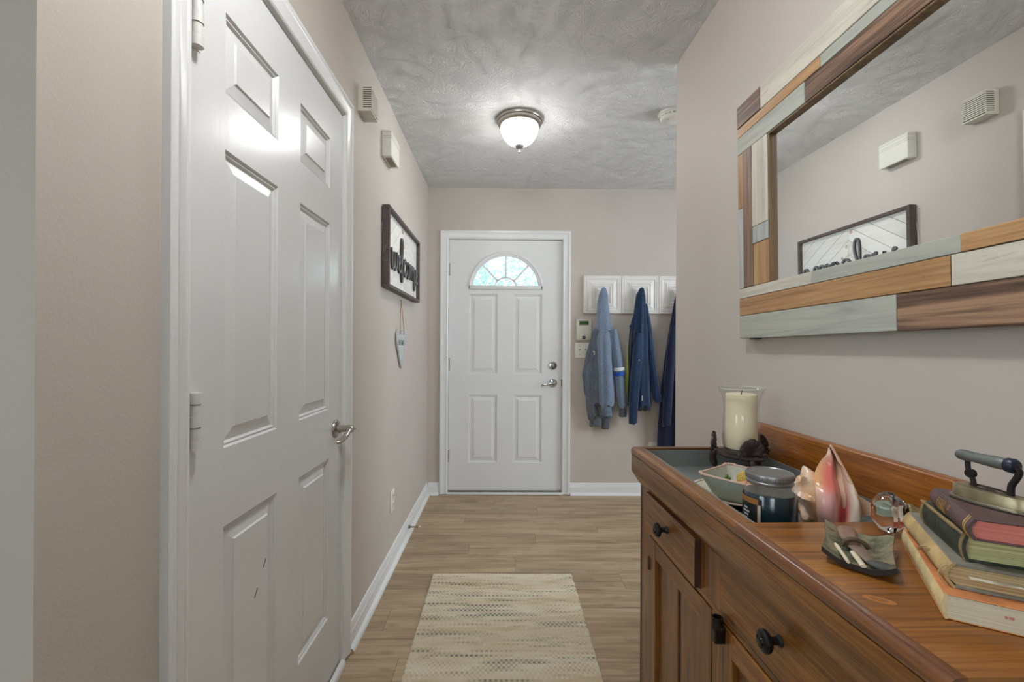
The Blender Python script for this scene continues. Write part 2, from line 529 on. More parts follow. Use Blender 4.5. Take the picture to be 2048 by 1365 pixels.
f_s = lambda a, d, z: (a, YB - d, z)
f_w = lambda a, d, z: (XL - d, a, z)
f_e = lambda a, d, z: (XR + d, a, z)
wall_window('wall_behind', f_s, XL, XR, -1.6, -0.2, 0.80, 2.10); window('window_1', f_s, -1.6, -0.2, 0.80, 2.10, 2, 1)  # unseen window, added only to carry fill light
wall_window('wall_far_left', f_w, YB, 0.585, -2.1, -0.3, 0.75, 2.15); window('window_2', f_w, -2.1, -0.3, 0.75, 2.15, 2, 1)  # second unseen window, added for fill from the left
wall_window('wall_far_right', f_e, YB, D, 1.4, 2.7, 0.85, 2.25); window('window_3', f_e, 1.4, 2.7, 0.85, 2.25, 2, 1)

# casings: one mitred moulding around each door
CAS = [(0, 0), (0, .008), (.005, .0115), (.011, .0115), (.014, .0095), (.030, .0115), (.042, .0150), (.047, .0185), (.056, .0185), (.060, .0160), (.063, .0160), (.063, 0)]
def casing(name, fn, a0, a1, b1, org):
    mb = MB(); rs = []
    for path in range(4):
        ring = []
        for o, h in CAS:
            p = [(a0 - o, 0.006), (a0 - o, b1 + o), (a1 + o, b1 + o), (a1 + o, 0.006)][path]
            ring.append(fn(p[0], p[1], h))
        rs.append(ring)
    mb.rings(rs)
    return struct(mb, name, M_trim, smooth=25)
fw_front = lambda a, b, h: (a, D - h, b)
fw_left = lambda a, b, h: (W + h, a, b)
casing('trim_1', fw_front, FD0, FD1, FDT, None)
casing('trim_2', fw_left, CL0, CL1, CLT, None)

# jambs inside the openings, with stops
mb = MB()
mb.box(FD0 - .002, FD0 + .004, D - .001, D + .135, 0, FDT); mb.box(FD1 - .004, FD1 + .002, D - .001, D + .135, 0, FDT); mb.box(FD0, FD1, D - .001, D + .135, FDT - .004, FDT + .002)
mb.box(FD0, FD0 + .02, D + .058, D + .13, 0, FDT); mb.box(FD1 - .02, FD1, D + .058, D + .13, 0, FDT); mb.box(FD0, FD1, D + .058, D + .13, FDT - .02, FDT)
struct(mb, 'trim_3', M_trim, smooth=0)
mb = MB()
mb.box(W - .114, W + .001, CL0 - .002, CL0 + .004, 0, CLT); mb.box(W - .114, W + .001, CL1 - .004, CL1 + .002, 0, CLT); mb.box(W - .114, W + .001, CL0, CL1, CLT - .004, CLT + .002)
mb.box(W - .114, W - .050, CL0, CL0 + .02, 0, CLT); mb.box(W - .114, W - .050, CL1 - .02, CL1, 0, CLT); mb.box(W - .114, W - .050, CL0, CL1, CLT - .02, CLT)
struct(mb, 'trim_4', M_trim, smooth=0)

# baseboards with shoe moulding
BB = [(0, 0), (.013, 0), (.013, .066), (.0105, .070), (.0105, .076), (.0085, .080), (.0085, .084), (.004, .095), (0, .097)]
SHOE = [(.0125, 0.0005)] + [(.0125 + .018 * math.cos(q), .0005 + .019 * math.sin(q)) for q in [i * PI / 12 for i in range(7)]]
def run(name, prof, fn, a0, a1, mat=None, ends=None):
    """moulding of profile prof along a; fn(a, h, z); ends: material index for the cut ends"""
    mb = MB()
    lo = [mb.bm.verts.new(fn(a0, h, z)) for h, z in prof]; hi = [mb.bm.verts.new(fn(a1, h, z)) for h, z in prof]
    n = len(prof)
    mb._face(lo[::-1], 1); mb._face(hi, 1)
    for i in range(n): mb._face([lo[i], lo[(i + 1) % n], hi[(i + 1) % n], hi[i]])
    return struct(mb, name, [M_trim, M_raw if ends else M_trim], smooth=30)
fl = lambda a, h, z: (W + h, a, z)
fb = lambda a, h, z: (a, D - h, z)
run('baseboard_left', BB, fl, CL1 + .064, D - .001); run('trim_5', SHOE, fl, CL1 + .058, D - .014, ends=True)
run('baseboard_back_left', BB, fb, W + .014, FD0 - .064); run('trim_6', SHOE, fb, W + .032, FD0 - .066)
run('baseboard_back_right', BB, fb, FD1 + .064, XR); run('trim_7', SHOE, fb, FD1 + .066, XR)
run('baseboard_left_near', BB, fl, 0.586, CL0 - .064); run('trim_8', SHOE, fl, 0.586, CL0 - .066, ends=True)
run('trim_9', [(a - .0125 + .001, z) for a, z in SHOE], fl, CL0 + .001, CL1 - .001, ends=True)
fr_ = lambda a, h, z: (XW - h - R0.x, a - R0.y, z)
for nm, pf in (('baseboard_right', BB), ('trim_10', SHOE)):
    o = run(nm, pf, fr_, 1.395, 2.03); o.location = R0; o.rotation_euler = (0, 0, RA)
# front door sill
mb = MB(); mb.box(FD0 - .005, FD1 + .005, D - .016, D + .10, 0.0005, .017, .004); struct(mb, 'trim_11', M_trim)
mb = MB(); mb.box(FD0 + .001, FD1 - .001, D + .002, D + .10, .017, .0285, .003); struct(mb, 'trim_12', plain('worn_sill_metal', (120, 120, 114), .5, .4, var=.3, nscale=25))

# ------------------------------------------------------------------ doors
PANEL = [(0, 0), (.004, .006), (.009, .0045), (.0135, .0105), (.040, .0050), (.0435, .0012)]
def door_panel(root, x0, x1, z0, z1, mat, prof=PANEL):
    rs = []
    for o, d in prof:
        rs.append([(x0 + o, d, z0 + o), (x1 - o, d, z0 + o), (x1 - o, d, z1 - o), (x0 + o, d, z1 - o)])
    mb = MB(); mb.rings(rs, True, False, True)
    org = ((x0 + x1) / 2, 0, z0)
    o = mb.build('panel', mat, root, org, smooth=0); o.location = org
    return o
def door_slab(root, x0, x1, z0, z1, xs, zs, mat, hole=None):
    """stiles, rails and mullions between the panel openings xs x zs"""
    mb = MB(); T = .035
    edges_x = [x0] + [v for p in xs for v in p] + [x1]
    for i in range(0, len(edges_x), 2): mb.box(edges_x[i], edges_x[i + 1], 0, T, z0, z1)
    edges_z = [z0] + [v for p in zs for v in p] + [z1]
    for i in range(0, len(edges_z), 2):
        for (a, c) in xs:
            if hole and i == len(edges_z) - 2: continue
            mb.box(a, c, 0, T, edges_z[i], edges_z[i + 1])
    for (a, c) in xs:
        for (p, q) in zs: mb.box(a, c, .014, T, p, q)
    return mb

# closet door: root turned so that local x runs along the hall and local -y faces it
CY = 1.287
door2 = thing('door_2', (W - .004, CY, 0), kind='structure', rz=PI / 2)
cx = [(0.987 - CY, 1.220 - CY), (1.353 - CY, 1.587 - CY)]
cz = [(0.243, 0.800), (0.970, 1.616), (1.738, 1.912)]
door_slab(door2, CL0 + .008 - CY, CL1 - .005 - CY, 0.012, CLT - .009, cx, cz, M_door).build('slab', M_door, door2, smooth=0)
for a, c in cx:
    for p, q in cz: door_panel(door2, a, c, p, q, M_door)
def hinge(root, x, zc, h=.108, r=.0115):
    prof = []; n = 5; seg = h / n
    mb = MB(); z = zc - h / 2
    for i in range(n):
        rr = r if i % 2 == 0 else r * .86
        mb.lathe([(rr * .55, z), (rr, z), (rr, z + seg - .0012), (rr * .8, z + seg - .0012), (rr * .8, z + seg)], (x, -.0095, 0), 16)
        z += seg
    mb.box(x - .018, x + .022, -.0014, .001, zc - h / 2 + .002, zc + h / 2 - .002)
    o = mb.build('hinge', [M_hinge], root, (x, 0, zc)); o.location = (x, 0, zc)
for zc in (1.046, 1.824, 0.26): hinge(door2, CL0 + .019 - CY, zc, .112)
# lever on the closet door
lev = MB().lathe([(.0, -.004), (.031, -.004), (.033, -.001), (.033, .003), (.030, .008), (.022, .011), (.0, .011)], (0, 0, 0), 32, '-y').build('lever_handle', M_nickel, door2, loc=(1.646 - CY, 0, 0.893))
mb = MB(); mb.lathe([(.014, .008), (.0125, .016), (.0125, .040), (.0135, .044), (.0135, .062), (.012, .066), (.0, .066)], (0, 0, 0), 24, '-y')
mb.build('spindle', M_nickel, lev)
mb = MB(); mb.tube(catmull([(.004, -.052, 0), (-.018, -.056, -.002), (-.042, -.058, -.010), (-.066, -.056, -.020), (-.084, -.048, -.029), (-.090, -.038, -.030)], 5), [.0125] * 3 + [.0115] * 5 + [.0098] * 8 + [.0088] * 10, 12, squash=.75)
mb.build('lever', M_nickel, lev)
MB().lathe([(.004, .066), (.004, .070), (.0018, .071), (.0018, .075), (.0, .075)], (0, 0, 0), 12, '-y').build('lock_button', M_nickel, lev)
MB().lathe([(.0, .011), (.004, .011), (.004, .0125), (.0, .0125)], (.014, 0, -.016), 12, '-y').build('screw', M_steel_dull, lev)
# scuffs on the lower left panel
for sx, sz, rot_ in ((-.165, .585, .9), (-.125, .640, .9)):
    mb = MB(); mb.box(-.011, .011, -.0006, .0004, -.0009, .0009)
    o = mb.build('scuff_mark', plain('graphite_scuff', (70, 66, 64), .8), door2, smooth=0)
    o.location = (sx, .0009, sz); o.rotation_euler = (0, -rot_, 0)
mb = MB(); mb.lathe([(.0, -.0006), (.0035, -.0006), (.0042, .0001), (.0, .0002)], (0, 0, 0), 10, '-y')
o = mb.build('paint_drip', M_door, door2); o.location = (.93 - CY, 0, 1.838)

# front door
door1 = thing('door_1', ((FD0 + FD1) / 2, D + .016, 0), kind='structure')
FX = (FD0 + FD1) / 2
fx = [(-0.265 - FX, -0.035 - FX), (0.093 - FX, 0.324 - FX)]
fz = [(0.253, 0.798), (0.968, 1.610)]
FC, FZ, FR = 0.029 - FX, 1.650, 0.297       # fanlight centre, base, outer radius
x0, x1, z0, z1 = FD0 + .006 - FX, FD1 - .006 - FX, .030, FDT - .007
mb = door_slab(door1, x0, x1, z0, 1.648, fx, fz, M_door2)
# top rail with a round-headed hole: strips between the arc and the slab edge
na = 40; RH = .275
arc = [(FC + RH * math.cos(PI - PI * i / na), FZ + RH * math.sin(PI - PI * i / na)) for i in range(na + 1)]
for (u0, v0), (u1, v1) in zip(arc, arc[1:]):
    mb.hexa([(u0, 0, v0), (u1, 0, v1), (u1, .035, v1), (u0, .035, v0), (u0, 0, z1), (u1, 0, z1), (u1, .035, z1), (u0, .035, z1)])
mb.box(x0, arc[0][0], 0, .035, 1.648, z1); mb.box(arc[-1][0], x1, 0, .035, 1.648, z1)
mb.build('slab', M_door2, door1, smooth=20)
for a, c in fx:
    for p, q in fz: door_panel(door1, a, c, p, q, M_door2)
# fanlight surround: moulded half ring plus sill bar
prof = [(.302, 0), (.302, -.006), (.294, -.012), (.286, -.012), (.279, -.007), (.272, -.007), (.262, -.001), (.262, .006)]
rs = []
for r, d in prof: rs.append([(FC + r * math.cos(PI * i / 48), d, FZ + .002 + r * math.sin(PI * i / 48)) for i in range(49)])
mb = MB(); mb.rings(rs, close=False)
fan = mb.build('fanlight_frame', M_door2, door1, smooth=30)
mb = MB(); mb.box(FC - .300, FC + .300, -.012, .030, FZ - .002, FZ + .031, .004); mb.build('sill_bar', M_door2, fan)
def spoke(a, r0, r1, w):
    ca, sa = math.cos(a), math.sin(a); m = MB(); P = []
    for d in (-.004, .018):
        for (r, s) in ((r0, -w), (r1, -w), (r1, w), (r0, w)): P.append((FC + r * ca - s * sa, d, FZ + r * sa + s * ca))
    m.hexa(P); return m.build('muntin', M_door2, fan, smooth=0)
for a in (PI / 2, PI * .255, PI * .745): spoke(a, .094, .268, .0075)
rs = []
for r, d in ((.098, .018), (.098, -.004), (.084, -.004), (.084, .018)): rs.append([(FC + r * math.cos(PI * i / 24), d, FZ + .002 + r * math.sin(PI * i / 24)) for i in range(25)])
mb = MB(); mb.rings(rs, close=False); mb.build('hub_muntin', M_door2, fan)
def pane(a0, a1, r0, r1):
    n = 12; pts = [(r1 * math.cos(a0 + (a1 - a0) * i / n), r1 * math.sin(a0 + (a1 - a0) * i / n)) for i in range(n + 1)]
    if r0 > 0: pts += [(r0 * math.cos(a1 + (a0 - a1) * i / n), r0 * math.sin(a1 + (a0 - a1) * i / n)) for i in range(n + 1)]
    m = MB(); m.prism(pts, lambda u, v, w: (FC + u, w, FZ + v), .008, .012); return m.build('pane', M_pane, fan, smooth=0)
for a0, a1 in ((0, .255), (.255, .5), (.5, .745), (.745, 1)): pane(PI * a0 + .002, PI * a1 - .002, .088, .272)
pane(0, PI, 0, .087)
for zc in (1.808, 1.044, .304): 
    mb = MB(); mb.lathe([(.0065, -.05), (.0065, .05)], (x0 - .006, -.004, zc), 12)
    for q in (-.03, -.01, .01, .03): mb.lathe([(.0068, q - .001), (.0068, q + .001)], (x0 - .006, -.004, zc), 12)
    mb.box(x0 - .004, x0 + .010, -.001, .001, zc - .05, zc + .05)
    mb.build('hinge', plain('aged_hinge', (172, 168, 158), .4, .6), door1)
db = MB().lathe([(.0, -.003), (.032, -.003), (.034, .000), (.034, .004), (.028, .011), (.018, .013), (.0, .013)], (0, 0, 0), 32, '-y').build('deadbolt', M_chrome, door1, loc=(.413 - FX, 0, 1.035))
MB().box(-.004, .004, -.028, -.012, -.016, .016, .003).build('thumb_turn', M_chrome, db)
lv = MB().lathe([(.0, -.003), (.033, -.003), (.035, .000), (.035, .004), (.028, .014), (.016, .018), (.012, .035), (.012, .050), (.0, .052)], (0, 0, 0), 32, '-y').build('lever_handle', M_chrome, door1, loc=(.414 - FX, 0, .896))
mb = MB(); mb.tube(catmull([(.004, -.045, 0), (-.02, -.047, .000), (-.045, -.048, -.006), (-.07, -.047, -.010), (-.088, -.044, -.013), (-.095, -.040, -.024)], 5), [.010] * 6 + [.0085] * 14 + [.0075] * 6, 12, squash=.8)
mb.build('lever', M_chrome, lv)
mb = MB(); mb.box(FD1 - .007, FD1 - .001, D - .002, D + .03, .868, .925); struct(mb, 'trim_13', M_steel_dull)

# tree outside the door, seen through the fanlight
def tree(loc, h, spread, seed, label):
    t = thing('tree', loc, label, 'tree')
    rr = random.Random(seed)
    mb = MB(); mb.tube([(0, 0, 0), (.03, .02, h * .3), (-.02, 0, h * .6), (0, 0, h * .9)], [.11, .09, .06, .02], 10)
    mb.build('trunk', plain('grey_bark', (120, 112, 100), .9, var=.3, nscale=8), t)
    mb = MB()
    for i in range(8000):
        a, e, q = rr.uniform(0, 2 * PI), rr.uniform(-1, 1), rr.random() ** .5
        s = math.sqrt(max(0, 1 - e * e)); p = Vector((spread * q * s * math.cos(a), spread * q * s * math.sin(a), h * .62 + h * .42 * q * e))
        n = Vector((rr.uniform(-1, 1), rr.uniform(-1, 1), rr.uniform(-.3, 1))).normalized(); u = n.orthogonal().normalized(); w_ = n.cross(u); L = rr.uniform(.03, .055)
        vs = [mb.bm.verts.new(p + u * (L * cu) + w_ * (L * .45 * cw) + n * (L * .12 * cn)) for cu, cw, cn in ((-1, 0, 0), (0, -1, 1), (1, 0, 0), (0, 1, 1))]
        mb._face(vs)
    fo = mb.build('foliage', plain('leaf_green', (150, 186, 172), .6, var=.4, nscale=2), t, smooth=0); fo['kind'] = 'stuff'
tree((-0.75, 8.2, -.1), 4.4, 1.9, 3, 'leafy green tree outside, seen through the fanlight')
# ------------------------------------------------------------------ ceiling light, smoke detector
def emit(name, c, s):
    m, nt, b = mat_base(name)
    b.inputs['Base Color'].default_value = (0.9, 0.9, 0.88, 1)
    b.inputs['Emission Color'].default_value = c; b.inputs['Emission Strength'].default_value = s
    b.inputs['Roughness'].default_value = 0.2
    # the bulb sits low in the bell, so the glass is dimmer where it meets the rim
    tc = nd(nt, 'ShaderNodeTexCoord'); sp = nd(nt, 'ShaderNodeSeparateXYZ'); nt.links.new(tc.outputs['Object'], sp.inputs[0])
    mr = nd(nt, 'ShaderNodeMapRange', interpolation_type='SMOOTHSTEP')
    mr.inputs[1].default_value = -.035; mr.inputs[2].default_value = -.115; mr.inputs[3].default_value = s * .12; mr.inputs[4].default_value = s * 1.25
    nt.links.new(sp.outputs[2], mr.inputs[0]); nt.links.new(mr.outputs[0], b.inputs['Emission Strength'])
    return m
LX_, LY_ = 0.093, 2.54
lamp = thing('ceiling_light', (LX_, LY_, H), 'round flush ceiling light with glowing white bell glass and nickel rim', 'ceiling light')
MB().lathe([(.0, 0), (.122, 0), (.129, -.004), (.130, -.012), (.127, -.018), (.121, -.020), (.120, -.032), (.113, -.040), (.108, -.042), (.0, -.042)], n=48).build('rim', M_nickel, lamp)
MB().lathe([(.104, -.040), (.106, -.048), (.105, -.060), (.099, -.080), (.089, -.100), (.075, -.119), (.056, -.134), (.034, -.143), (.012, -.147), (.0, -.147)], n=48).build('glass_shade', emit('lit_opal_glass', (1.0, 0.985, 0.96, 1), 38.0), lamp)
mb = MB(); mb.lathe([(.0, -.143), (.025, -.145), (.026, -.149), (.020, -.158), (.009, -.163), (.0045, -.166), (.0045, -.176), (.0085, -.178), (.0085, -.186), (.0, -.188)], n=24)
mb.build('finial', plain('brushed_nickel_finial', (150, 147, 142), .5, .6), lamp)

# its twin over the near end of the hall, above the camera's view
lamp2 = lamp.copy(); COL.objects.link(lamp2); lamp2.location = (-0.10, 0.70, H)
lamp2['label'] = 'second round flush ceiling light, overhead at the near end of hall'
for ch in list(lamp.children):
    c_ = ch.copy(); COL.objects.link(c_); c_.parent = lamp2
    if ch.name.startswith('glass_shade'): c_.data = ch.data.copy(); c_.data.materials[0] = emit('lit_opal_glass_bright', (1.0, 1.0, 1.0, 1), 90.0)
lamp['group'] = lamp2['group'] = 'hall ceiling lights'
sd = thing('smoke_detector', (0.915, 2.455, H), 'round white smoke detector on ceiling beside the wall corner', 'smoke detector')
MB().lathe([(.0, 0), (.070, 0), (.070, -.010), (.066, -.013), (.0, -.013)], n=40).build('base', M_white_plastic, sd)
mb = MB(); mb.lathe([(.064, -.012), (.065, -.020), (.061, -.034), (.050, -.043), (.020, -.046), (.0, -.046)], n=40); mb.build('cover', M_white_plastic, sd)
mb = MB()
for i in range(18):
    a = 2 * PI * i / 18; mb.tube([(.0645 * math.cos(a + q * .1), .0645 * math.sin(a + q * .1), -.024) for q in (-1, 0, 1)], .0018, 6)
mb.build('vent_slots', plain('vent_shadow_grey', (150, 148, 144), .6), sd)
MB().lathe([(.0, -.044), (.004, -.045), (.004, -.048), (.0, -.049)], (-.03, -.02, .003), 12).build('test_button', plain('grey_button', (170, 170, 166), .4), sd)

# ------------------------------------------------------------------ left wall: two boxes, sign, heart, outlet, door stop
c1 = thing('siren_box', (W, 1.918, 2.155), 'white louvred alarm box high on wall, nearest the closet door', 'alarm box')
o0 = (W, 1.918, 2.155)
mb = MB(); mb.box(W - .001, W + .046, 1.868, 1.968, 2.155, 2.260, .003); mb.build('body', M_ivory_plastic, c1, o0)
mb = MB()
for (ya, yb, za, zb) in ((1.868, 1.968, 2.155, 2.163), (1.868, 1.968, 2.252, 2.260), (1.868, 1.873, 2.163, 2.252), (1.963, 1.968, 2.163, 2.252)):
    mb.box(W + .044, W + .056, ya, yb, za, zb, .0015, 1)
mb.build('front_frame', M_ivory_plastic, c1, o0)
for i in range(10):
    z = 2.1665 + i * .0088
    mb = MB(); mb.hexa([(W + .047, 1.8725, z + .0018), (W + .047, 1.9635, z + .0018), (W + .056, 1.9635, z), (W + .056, 1.8725, z),
                        (W + .047, 1.8725, z + .0074), (W + .047, 1.9635, z + .0074), (W + .056, 1.9635, z + .0060), (W + .056, 1.8725, z + .0060)])
    mb.build('slat', M_ivory_plastic, c1, o0, smooth=0)
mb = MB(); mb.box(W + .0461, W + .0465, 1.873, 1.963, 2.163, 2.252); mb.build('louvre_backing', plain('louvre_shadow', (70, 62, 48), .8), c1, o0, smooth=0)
mb = MB()
for i in range(10):
    z = 2.1665 + i * .0088
    mb.box(W + .022, W + .0565, 1.8668, 1.8684, z + .003, z + .0062)
mb.build('side_slots', plain('slot_shadow', (104, 100, 90), .8), c1, o0, smooth=0)

c2 = thing('door_chime', (W, 2.321, 2.125), 'plain white door chime box on wall, between alarm box and sign', 'door chime')
o0 = (W, 2.321, 2.125)
mb = MB(); mb.box(W - .001, W + .020, 2.237, 2.405, 2.127, 2.251, .003); mb.build('base', M_ivory_plastic, c2, o0)
mb = MB(); mb.box(W + .002, W + .050, 2.235, 2.407, 2.125, 2.253, .005, 3); mb.build('cover', M_white_plastic, c2, o0)
mb = MB()
for z in (2.212, 2.222, 2.240): mb.box(W + .010, W + .0506, 2.2344, 2.4076, z, z + .0022)
mb.build('grooves', plain('groove_grey', (190, 188, 180), .6), c2, o0, smooth=0)
mb = MB(); mb.box(W + .012, W + .042, 2.262, 2.380, 2.1242, 2.126)
for i in range(9): mb.box(W + .012, W + .042, 2.266 + i * .0125, 2.272 + i * .0125, 2.1236, 2.1262)
mb.build('grille', plain('grille_tan', (150, 140, 122), .7), c2, o0, smooth=0)

# welcome sign
SY0, SY1, SZ0, SZ1, SX = 2.244, 3.080, 1.483, 1.890, W + .004
sign = thing('welcome_sign', (SX, (SY0 + SY1) / 2, SZ0), 'framed white plank sign reading welcome in dark raised script', 'sign')
o0 = (SX, (SY0 + SY1) / 2, SZ0)
M_signframe = wood('dark_sign_frame', (62, 52, 50), (84, 72, 70), (104, 92, 90), 'y', rough=.55, rand=False)
fr_w = .017
for (ya, yb, za, zb) in ((SY0, SY1, SZ0, SZ0 + fr_w), (SY0, SY1, SZ1 - fr_w, SZ1), (SY0, SY0 + fr_w + .002, SZ0 + fr_w, SZ1 - fr_w), (SY1 - fr_w - .002, SY1, SZ0 + fr_w, SZ1 - fr_w)):
    MB().box(SX, SX + .036, ya, yb, za, zb, .0012, 1).build('frame_rail', M_signframe, sign, o0, smooth=0)
M_signwhite = wood('whitewashed_sign_plank', (206, 203, 196), (226, 224, 219), (236, 235, 231), 'y', .6, .6, True, .1, contrast=(.28, .5, .7))
# chevron planks, clipped to the two halves of the panel
def clip(poly, f):
    out = []
    for (p, q) in zip(poly, poly[1:] + poly[:1]):
        a, b_ = f(p), f(q)
        if a >= 0: out.append(p)
        if (a >= 0) != (b_ >= 0):
            t = a / (a - b_); out.append((p[0] + (q[0] - p[0]) * t, p[1] + (q[1] - p[1]) * t))
    return out
IY0, IY1, IZ0, IZ1 = SY0 + fr_w + .002, SY1 - fr_w - .002, SZ0 + fr_w, SZ1 - fr_w
YM = (IY0 + IY1) / 2
tn = math.tan(R(33)); pw = .082; gap = .0028
for side in (-1, 1):
    n0 = int((IZ0 - .6) / pw)
    for i in range(n0, n0 + 30):
        zc = i * pw                                   # height of the plank's lower edge at the centre line
        ya, yb = (IY0, YM - .0008) if side < 0 else (YM + .0008, IY1)
        ln = lambda y, zz: zz - abs(y - YM) * tn
        poly = [(ya, ln(ya, zc)), (yb, ln(yb, zc)), (yb, ln(yb, zc + pw) - gap), (ya, ln(ya, zc + pw) - gap)]
        poly = clip(poly, lambda p: p[1] - IZ0); 
        if len(poly) > 2: poly = clip(poly, lambda p: IZ1 - p[1])
        if len(poly) < 3: continue
        area_ = abs(sum(p[0] * q[1] - q[0] * p[1] for p, q in zip(poly, poly[1:] + poly[:1]))) / 2
        if area_ < 2e-4: continue
        MB().prism(poly, lambda u, v, w: (SX + w, u, v), .004, .014).build('plank', M_signwhite, sign, o0, smooth=0)
MB().box(SX + .001, SX + .0045, IY0 - .004, IY1 + .004, IZ0 - .004, IZ1 + .004).build('backing', plain('sign_backing', (150, 146, 138), .8), sign, o0, smooth=0)
# script word as one swept stroke per pen movement (u along the wall, v up)
strokes = [
    # w e l c o m e, joined
    [(0.00, .86), (.05, .98), (.09, .80), (.09, .40), (.14, .08), (.24, .02), (.33, .20), (.36, .60), (.37, .92), (.37, .40), (.42, .08), (.52, .02), (.62, .25), (.66, .70), (.64, .95), (.70, .88), (.82, .86)],
    [(.82, .40), (.95, .48), (1.04, .68), (1.00, .90), (.90, .88), (.84, .60), (.86, .22), (.97, .03), (1.10, .14), (1.26, .60), (1.38, 1.30), (1.38, 1.85), (1.30, 2.02), (1.22, 1.80), (1.20, 1.0), (1.22, -.10), (1.26, -.36), (1.34, -.38), (1.40, -.10), (1.47, .30), (1.56, .62)],
    [(1.86, .80), (1.76, .96), (1.62, .88), (1.54, .55), (1.57, .20), (1.70, .02), (1.84, .12), (1.98, .40), (2.02, .70), (2.12, .95)],
    [(2.20, .94), (2.06, .84), (2.00, .50), (2.05, .14), (2.17, .02), (2.30, .16), (2.36, .50), (2.32, .84), (2.20, .94), (2.30, .80), (2.46, .86), (2.52, .95)],
    [(2.52, .95), (2.56, .60), (2.56, .04), (2.58, .50), (2.68, .88), (2.78, .92), (2.82, .70), (2.82, .06), (2.84, .50), (2.94, .88), (3.04, .92), (3.09, .70), (3.09, -.20), (3.13, -.42), (3.22, -.40), (3.28, -.05), (3.34, .38)],
    [(3.34, .40), (3.47, .48), (3.56, .68), (3.52, .90), (3.42, .88), (3.36, .60), (3.38, .22), (3.49, .03), (3.62, .12), (3.72, .34)],
]
M_script = plain('blue_grey_script_paint', (92, 98, 102), .5, var=.15)
M_script_side = plain('brown_script_edge', (66, 56, 48), .6, var=.2)
M_script_edge = M_script
U0, V0, SU, SV = 2.338, SZ0 + .114, .196, .099
for st in strokes:
    pts = catmull([(SX + .0225, U0 + u * SU, V0 + v * SV) for u, v in st], 7)
    mb = MB()
    # flat wooden lettering: a ribbon 14 mm wide, 9 mm thick
    rs = []
    for i, p in enumerate(pts):
        t = (pts[min(i + 1, len(pts) - 1)] - pts[max(i - 1, 0)]); t.x = 0; t.normalize()
        nrm = Vector((0, -t.z, t.y)); hw = .0066
        rs.append([p + nrm * hw + Vector((-.0085, 0, 0)), p + nrm * hw + Vector((.0030, 0, 0)), p + nrm * hw * .7 + Vector((.0042, 0, 0)), p - nrm * hw * .7 + Vector((.0042, 0, 0)), p - nrm * hw + Vector((.0030, 0, 0)), p - nrm * hw + Vector((-.0085, 0, 0))])
    mb.rings(rs)
    for f_ in mb.bm.faces:
        f_.normal_update()
        if abs(f_.normal.x) < .35: f_.material_index = 1
    mb.build('lettering', [M_script, M_script_side], sign, o0, smooth=40)
# small wooden sprig motif behind the l, in pale tan
M_sprig = plain('pale_tan_stain', (196, 176, 150), .7, var=.2)
for i, (dy, z, s) in enumerate(((-.02, 1.852, 1.0), (.015, 1.770, .8), (-.045, 1.742, .8), (.05, 1.705, .7), (-.055, 1.700, .7))):
    mb = MB()
    for q in range(5):
        a = 2 * PI * q / 5 + i; mb.tube([(SX + .0145, YM + dy, z), (SX + .0155, YM + dy + .010 * s * math.cos(a), z + .010 * s * math.sin(a)), (SX + .0145, YM + dy + .016 * s * math.cos(a), z + .016 * s * math.sin(a))], [.0012, .003 * s, .0008], 6)
    mb.build('sprig', M_sprig, sign, o0)
mb = MB(); mb.tube([(SX + .001, SY0 - .001, 1.80), (SX - .004, SY0 - .004, 1.74), (SX - .003, SY0 - .002, 1.69)], .0015, 6); mb.build('hanging_wire', M_nickel, sign, o0)

# heart with twine
HY, HZ = 2.652, 1.060
heart = thing('heart_ornament', (W, HY, HZ), 'pale grey wooden heart reading HOME, hanging on twine below the sign', 'ornament')
o0 = (W, HY, HZ)
half = [(0, 0), (.030, .040), (.066, .090), (.097, .130), (.112, .163), (.112, .190), (.098, .214), (.074, .224), (.048, .220), (.022, .207), (.0, .190)]
hp = catmull([(a, b_, 0) for a, b_ in half], 5)
poly = [(HY + p.x, HZ + p.y) for p in hp] + [(HY - p.x, HZ + p.y) for p in hp[::-1][1:-1]]
M_heart = wood('weathered_grey_heart', (150, 154, 154), (184, 189, 190), (206, 210, 210), 'z', .8, .6, False, .2)
MB().prism(poly, lambda u, v, w: (W + w, u, v), .004, .013).build('board', M_heart, heart, o0, smooth=0)
M_twine = plain('jute_twine', (150, 112, 72), .9, var=.2)
nail = (W + .010, 2.650, 1.456)
for dy in (-.052, .052):
    mb = MB(); mb.tube(catmull([nail, (W + .012, nail[1] + dy * .5, 1.37), (W + .015, HY + dy, HZ + .218), (W + .013, HY + dy, HZ + .195)], 5), .0017, 6); mb.build('twine', M_twine, heart, o0)
MB().lathe([(.0, -.01), (.0015, -.01), (.0015, .010), (.004, .010), (.004, .012), (.0, .0125)], (W, nail[1], nail[2]), 10, 'x').build('nail', M_steel_dull, heart, o0)
